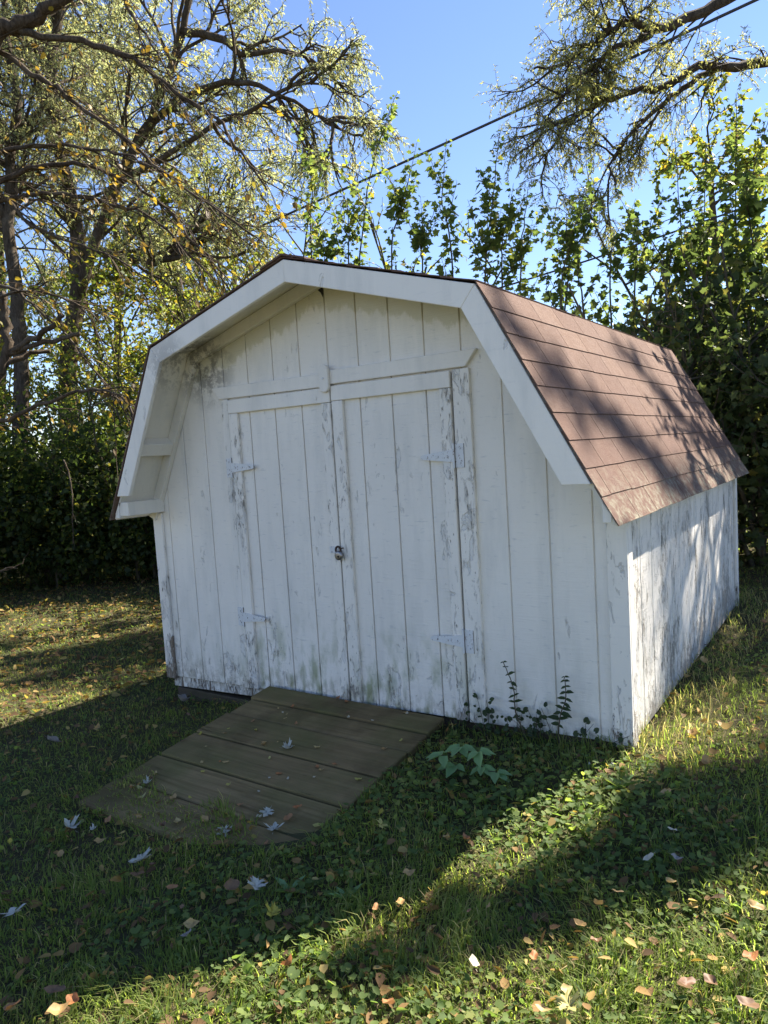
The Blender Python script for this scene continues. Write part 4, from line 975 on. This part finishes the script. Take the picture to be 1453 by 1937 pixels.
# ------------------------------------------------------------------ single plants at the wall
def plant_leaf(parent, p, d, n, L, w, mat, T_=T_BROAD):
    o = leaves('leaf', np.array([p]), np.array([d], float), np.array([n], float), L, w, T_, mat, parent); return o
def wall_stem(u, v, ub, vb, label, pairs, lsize):
    top = on_plane(u, v, (0, 1, 0), -.07); bx = on_plane(ub, vb, (0, 1, 0), -.06); base = np.array([bx[0], bx[1], G(bx[0], bx[1]) - .01])
    o = tag(empty('weed', tuple(base)), label, 'weed')
    P = [base, base * .6 + top * .4 + (-.012, 0, 0), base * .3 + top * .7 + (.012, 0, 0), top]; T = Tree(); l = T.limb(P, .0042, .002, 5, 6); T.w.build('stem', M['stemleaf'] if False else M['shoot'], o)
    for i in range(pairs):
        t = .28 + .72 * i / (pairs - 1); k = t * (len(l) - 1); j = min(int(k), len(l) - 2); q = l[j] + (l[j + 1] - l[j]) * (k - j)
        a = rng.uniform(-.5, .5) + (i % 2) * .6
        for sgn in (-1, 1):
            a += rng.normal() * .35; d = np.array([math.cos(a) * sgn, math.sin(a) * sgn * .6 - .15, rng.uniform(-.45, .5)])
            plant_leaf(o, q, d, (rng.normal() * .3, -.6, .8), lsize * rng.uniform(.5, 1.25) * (1.1 - .4 * t), .5, M['stemleaf'])
wall_stem(952, 1252, 1000, 1400, 'thin leaning weed stem with paired leaves against the white siding', 9, .040)
wall_stem(1068, 1280, 1058, 1400, 'upright dark weed with overlapping leaves near the shed corner', 10, .052)
def sapling():
    c = on_ground(872, 1478); o = tag(empty('sapling', tuple(c)), 'bright green broad leaved seedling beside the ramp top', 'plant')
    for (u, v, nl) in ((838, 1428, 4), (872, 1412, 5), (905, 1420, 4), (862, 1446, 4), (912, 1450, 5), (938, 1460, 3)):
        p = on_plane(u, v, (0, 1, 0), c[1] - .01 + rng.uniform(-.03, .03)); p[2] = max(p[2], G(p[0], p[1]) + .04)
        st = MB(); st.tube([c + (0, 0, -.01), (c + p) / 2 + (0, 0, .03), p], [.003, .0022, .0014], 4); st.build('stem', M['shoot'], o)
        out = np.array([p[0] - c[0], -.05, 0]); a0 = math.atan2(out[1], out[0])
        for i in range(nl):
            a = a0 + (i - (nl - 1) / 2) * .85 + rng.normal() * .12; d = np.array([math.cos(a), math.sin(a), rng.uniform(-.45, -.05)])
            plant_leaf(o, p + d * .006, d, (rng.normal() * .2, -.25, 1), rng.uniform(.055, .085), .60, M['plant'])
sapling()
def rosette(u, v, n, L, label):
    c = on_ground(u, v); o = tag(empty('dandelion', tuple(c)), label, 'weed')
    for i in range(n):
        a = 2 * math.pi * i / n + rng.uniform(-.3, .3); d = np.array([math.cos(a), math.sin(a), rng.uniform(.3, .9)])
        plant_leaf(o, c + d * .008, d, (0, 0, 1), L * rng.uniform(.7, 1.15), .34, M['plant'] if i % 2 else M['cover'])
rosette(1172, 1492, 7, .10, 'dandelion rosette in the shaded lawn before the shed corner')
rosette(548, 1690, 6, .085, 'larger dandelion rosette in the shade below the ramp')
rosette(658, 1705, 7, .07, 'smaller dandelion rosette right of the larger one below the ramp')
def vine():
    c = np.array([1.0, -.05, G(1., -.05)]); o = tag(empty('creeping_vine', tuple(c)), 'dark small leaved vine creeping along the foot of the front wall', 'vine')
    P = []; mb = MB()
    for i in range(22):
        x = rng.uniform(.66, 1.52); z0 = G(x, -.04); h = rng.uniform(.05, .17) * (.7 + .5 * math.sin(x * 9) ** 2); tx = x + rng.normal() * .07
        L = np.array([(x, -.05, z0), ((x + tx) / 2 + rng.normal() * .015, -.04, z0 + h * .55), (tx, -.034, z0 + h)]); mb.tube(L, [.002, .0016, .001], 3)
        for t in np.linspace(.1, 1, int(h * 55)): P.append(L[0] * (1 - t) + L[2] * t + rng.normal(size=3) * np.array([.016, .006, .008]))
    tag(mb.build('stems', M['twig'], o), kind='stuff'); P = np.array(P); P[:, 1] = np.minimum(P[:, 1], -.03); n = len(P)
    leaves('foliage', P, rng.normal(size=(n, 3)) * np.array([1, .25, .8]), rng.normal(size=(n, 3)) * .4 + np.array([0, -1, .5]), rng.uniform(.014, .034, n), .8, T_ROUND, M['stemleaf'], o)
vine()
for u, v in ((1115, 1452), (1159, 1453)):
    p = on_ground(u, v + 14); o = tag(empty('clover_flower', tuple(p)), 'tiny white clover flower in the dark ground cover', 'flower', 'white clover flowers')
    m = MB(); m.tube([p, p + (0, 0, .05)], .0015, 4); m.build('stem', M['plant'], o)
    m = MB(); 
    for i in range(16): dv = rand_dirs(1)[0] * .006; m.tube([p + (0, 0, .052), p + (0, 0, .052) + dv], [.002, .001], 3)
    m.build('petals', M['f_white'], o)

# ------------------------------------------------------------------ fallen leaves, each a thing
def outline(kind):
    if kind == 'maple':
        pts = [(0, 0), (.09, .09), (.34, .02), (.26, .12), (.46, .15), (.22, .24), (.13, .28), (.38, .42), (.62, .50), (.47, .55), (.50, .68), (.30, .56), (.12, .42), (.14, .62), (.26, .72), (.13, .76), (.10, .88), (0, 1.02)]
        return pts + [(-x, y) for x, y in pts[-2:0:-1]]
    w = {'oval': .28, 'long': .19, 'curl': .34}[kind]
    ts = np.linspace(0, 1, 11); R_ = [(w * math.sin(math.pi * t ** .8) * (1 + .06 * math.sin(t * 19)), t) for t in ts[1:-1]]
    return [(0, 0)] + R_ + [(0, 1)] + [(-x, y) for x, y in R_[::-1]]
def leaf_mesh(kind, curl, mat):
    O = outline(kind); r = random.Random(hash((kind, round(curl, 2))) % 9999)
    V = [(0, .5, 0)] + [(x, y, 0) for x, y in O]; n = len(O)
    # ring between the rim and the middle so that the blade can cup
    V += [(x * .5, .5 + (y - .5) * .55, 0) for x, y in O]
    Z = lambda x, y: curl * (1.6 * x * x + .9 * (y - .5) ** 2) + .05 * math.sin(9 * y + 7 * x) * (1 if kind != 'long' else .6) + .03 * math.sin(17 * x)
    V = [(x, y - .5, Z(x, y)) for x, y, z in V]; F = []
    for i in range(n):
        j = (i + 1) % n; F.append((1 + i, 1 + j, 1 + n + j, 1 + n + i)); F.append((0, 1 + n + i, 1 + n + j))
    b = len(V); V += [(-.012, -.5, .0), (.012, -.5, .0), (.006, -.78, .05), (-.006, -.78, .05)]; F.append((b, b + 1, b + 2, b + 3))
    me = bpy.data.meshes.new('fallen_leaf'); me.from_pydata(V, [], F); me.materials.append(mat)
    for p in me.polygons: p.use_smooth = True
    return me
LM = {}
NAMES = {'f_white': 'silvery white', 'f_yellow': 'yellow', 'f_tan': 'tan', 'f_orange': 'orange brown', 'f_brown': 'dark brown', 'f_pale': 'pale cream', 'f_grey': 'grey withered'}
SHAPE = {'maple': 'lobed maple leaf', 'oval': 'oval leaf', 'long': 'narrow leaf', 'curl': 'curled leaf'}
def drop(u, v, kind, mat, size, rot=None, tilt=.25):
    size *= .74 if mat == 'f_white' else .62
    q = on_plane(u, v, (0, -RS, 1), -.012)
    on_ramp = -.58 < q[0] < .63 and -1.25 < q[1] < -.02
    if on_ramp: p = q + (0, 0, .006 + .05 * size); n = Vector((0, -RS, 1)); tilt *= .35
    else: p = on_ground(u, v); p[2] += .030; p = CAM + (p - CAM) * ((CAM[2] - p[2]) / (CAM[2] - (p[2] - .030))); n = Vector((0, 0, 1))
    key = (kind, mat, random.randrange(3))
    if key not in LM: LM[key] = leaf_mesh(kind, (.25, .55, .95)[key[2]] * (1 if kind != 'curl' else 1.8), M[mat])
    o = bpy.data.objects.new('fallen_leaf', LM[key]); COL.objects.link(o)
    n = (n + Vector(rng.normal(size=3).tolist()) * tilt).normalized(); a = rng.uniform(0, 6.283) if rot is None else rot
    o.rotation_euler = (n.to_track_quat('Z', 'Y').to_matrix() @ Matrix.Rotation(a, 3, 'Z')).to_euler()
    o.location = p.tolist(); o.scale = (size, size, size)
    shade = 'on the ramp planks' if on_ramp else ('on the lawn left of the ramp' if p[0] < -.6 else ('in the grass below the ramp' if p[1] < -1.2 and p[0] < 1.0 else 'in the grass before the shed corner'))
    if not on_ramp and p[1] > 0 and p[0] > 1.5: shade = 'in the grass beside the side wall'
    if not on_ramp and p[0] < -2.2: shade = 'on the far left lawn'
    lab = f"{NAMES[mat]} fallen {SHAPE[kind]} lying {shade}"
    tag(o, lab, 'leaf', lab)
for u, v, s in ((547, 1418, .085), (281, 1483, .06), (132, 1575, .095), (271, 1637, .12), (425, 1580, .085), (519, 1571, .095), (505, 1542, .08), (486, 1692, .085), (25, 1741, .10), (179, 1580, .04), (612, 1297 + 10, .04)):
    drop(u, v, 'maple', 'f_white', s)
for u, v, s, k in ((515, 1745, .085, 'maple'), (721, 1572, .085, 'maple'), (269, 1511, .09, 'long'), (266, 1495, .08, 'long'), (384, 1462, .05, 'oval'), (433, 1487, .05, 'oval'), (678, 1478, .06, 'oval'), (510, 1437, .045, 'oval'), (1078, 1922, .10, 'maple'), (600, 1565, .06, 'curl'), (20, 1605, .05, 'oval')):
    drop(u, v, k, 'f_yellow', s)
for u, v, s, k in ((329, 1511, .075, 'curl'), (389, 1556, .085, 'oval'), (425, 1389, .055, 'long'), (427, 1444, .06, 'long'), (500, 1411, .06, 'curl'), (187, 1385, .07, 'curl'), (190, 1604, .085, 'oval'), (115, 1630, .075, 'oval'),
                   (775, 1667, .085, 'oval'), (758, 1723, .08, 'oval'), (846, 1598, .065, 'oval'), (1131, 1727, .075, 'oval'), (1270, 1685, .08, 'oval'), (1260, 1512, .07, 'curl'), (1338, 1456, .085, 'curl'), (1376, 1390, .13, 'curl'), (1315, 1402, .10, 'curl'),
                   (1429, 1730, .08, 'oval'), (1169, 1703, .07, 'long'), (1098, 1766, .065, 'oval'), (1240, 1330, .09, 'curl'), (1380, 1225, .11, 'oval'), (1330, 1260, .10, 'curl'), (1300, 1290, .09, 'oval'), (113, 1931, .11, 'oval'), (365, 1765, .085, 'oval'),
                   (336, 1558, .07, 'curl'), (265, 1559, .06, 'oval'), (1030, 1930, .07, 'long'), (925 , 1730, .05, 'long')):
    drop(u, v, k, 'f_tan', s)
for u, v, s, k in ((545, 1551, .085, 'curl'), (563, 1530, .07, 'oval'), (634, 1448, .06, 'long'), (455, 1525, .05, 'oval'), (711, 1735, .085, 'long'), (548, 1843, .075, 'curl'), (25, 1921, .11, 'oval'), (142, 1913, .09, 'oval'), (327, 1693, .07, 'oval'), (881, 1602, .06, 'curl'),
                   (1421, 1829, .09, 'oval'), (738, 1917, .085, 'oval'), (1187, 1559, .06, 'oval'), (1310, 1215, .10, 'curl'), (1445, 1185, .12, 'oval'), (1010, 1829, .07, 'oval'), (640, 1322, .055, 'oval'), (655, 1330, .05, 'curl'), (206, 1562, .07, 'oval')):
    drop(u, v, k, 'f_orange', s)
for u, v, s, k in ((408, 1539, .07, 'curl'), (260, 1668, .10, 'oval'), (437, 1692, .10, 'curl'), (1300, 1877, .085, 'oval'), (1346, 1877, .08, 'oval'), (105, 1890, .10, 'oval'), (1130, 1800, .07, 'curl'), (290, 1650, .07, 'oval'), (1415, 1920, .09, 'curl'), (310, 1575, .06, 'curl'), (145, 1520, .07, 'oval'), (430, 1575, .06, 'oval')):
    drop(u, v, k, 'f_brown', s)
for u, v, s, k in ((897, 1840, .085, 'oval'), (1227, 1638, .07, 'oval'), (1272, 1584, .055, 'oval'), (490, 1548, .075, 'oval'), (545, 1476, .035, 'oval'), (510, 1474, .03, 'oval'), (595, 1472, .03, 'oval'), (490, 1500, .03, 'oval'), (660, 1360, .04, 'curl'), (705, 1365, .03, 'oval'), (770, 1352, .04, 'curl')):
    drop(u, v, k, 'f_pale', s)
for u, v, s, k in ((103, 1410, .16, 'curl'), (347, 1334, .15, 'curl'), (1280, 1640, .07, 'oval'), (355, 1765 + 20, .06, 'oval')):
    drop(u, v, k, 'f_grey', s)
for _ in range(34):
    x = random.uniform(-.52, .58); y = -1.15 * random.random() ** .7 - .05; d = np.array([x, y, ramp_z(y)]) - CAM; zc_ = d @ FW
    mat, k = random.choice([('f_tan', 'oval'), ('f_pale', 'oval'), ('f_tan', 'long'), ('f_orange', 'oval'), ('f_yellow', 'oval'), ('f_brown', 'curl')])
    drop(726.5 + FPX * (d @ RT) / zc_, 968.5 - FPX * (d @ UP) / zc_, k, mat, random.uniform(.025, .06))
# more of the same kinds strewn over the lawn
cnt = 0
while cnt < 55:
    x, y, r = polar(1, 1.3, 9, .62, .1); x, y = float(x[0]), float(y[0])
    if not free(np.array([x]), np.array([y]), .05)[0] or (-.6 < x < .65 and -1.4 < y < 0): continue
    d = np.array([x, y, G(x, y)]) - CAM; zc_ = d @ FW; u = 726.5 + FPX * (d @ RT) / zc_; v = 968.5 - FPX * (d @ UP) / zc_
    if v < 1100: continue
    mat, k = random.choice([('f_tan', 'oval'), ('f_tan', 'curl'), ('f_orange', 'oval'), ('f_brown', 'oval'), ('f_brown', 'curl'), ('f_yellow', 'oval'), ('f_yellow', 'curl'), ('f_tan', 'long')])
    drop(u, v, k, mat, random.uniform(.03, .065)); cnt += 1
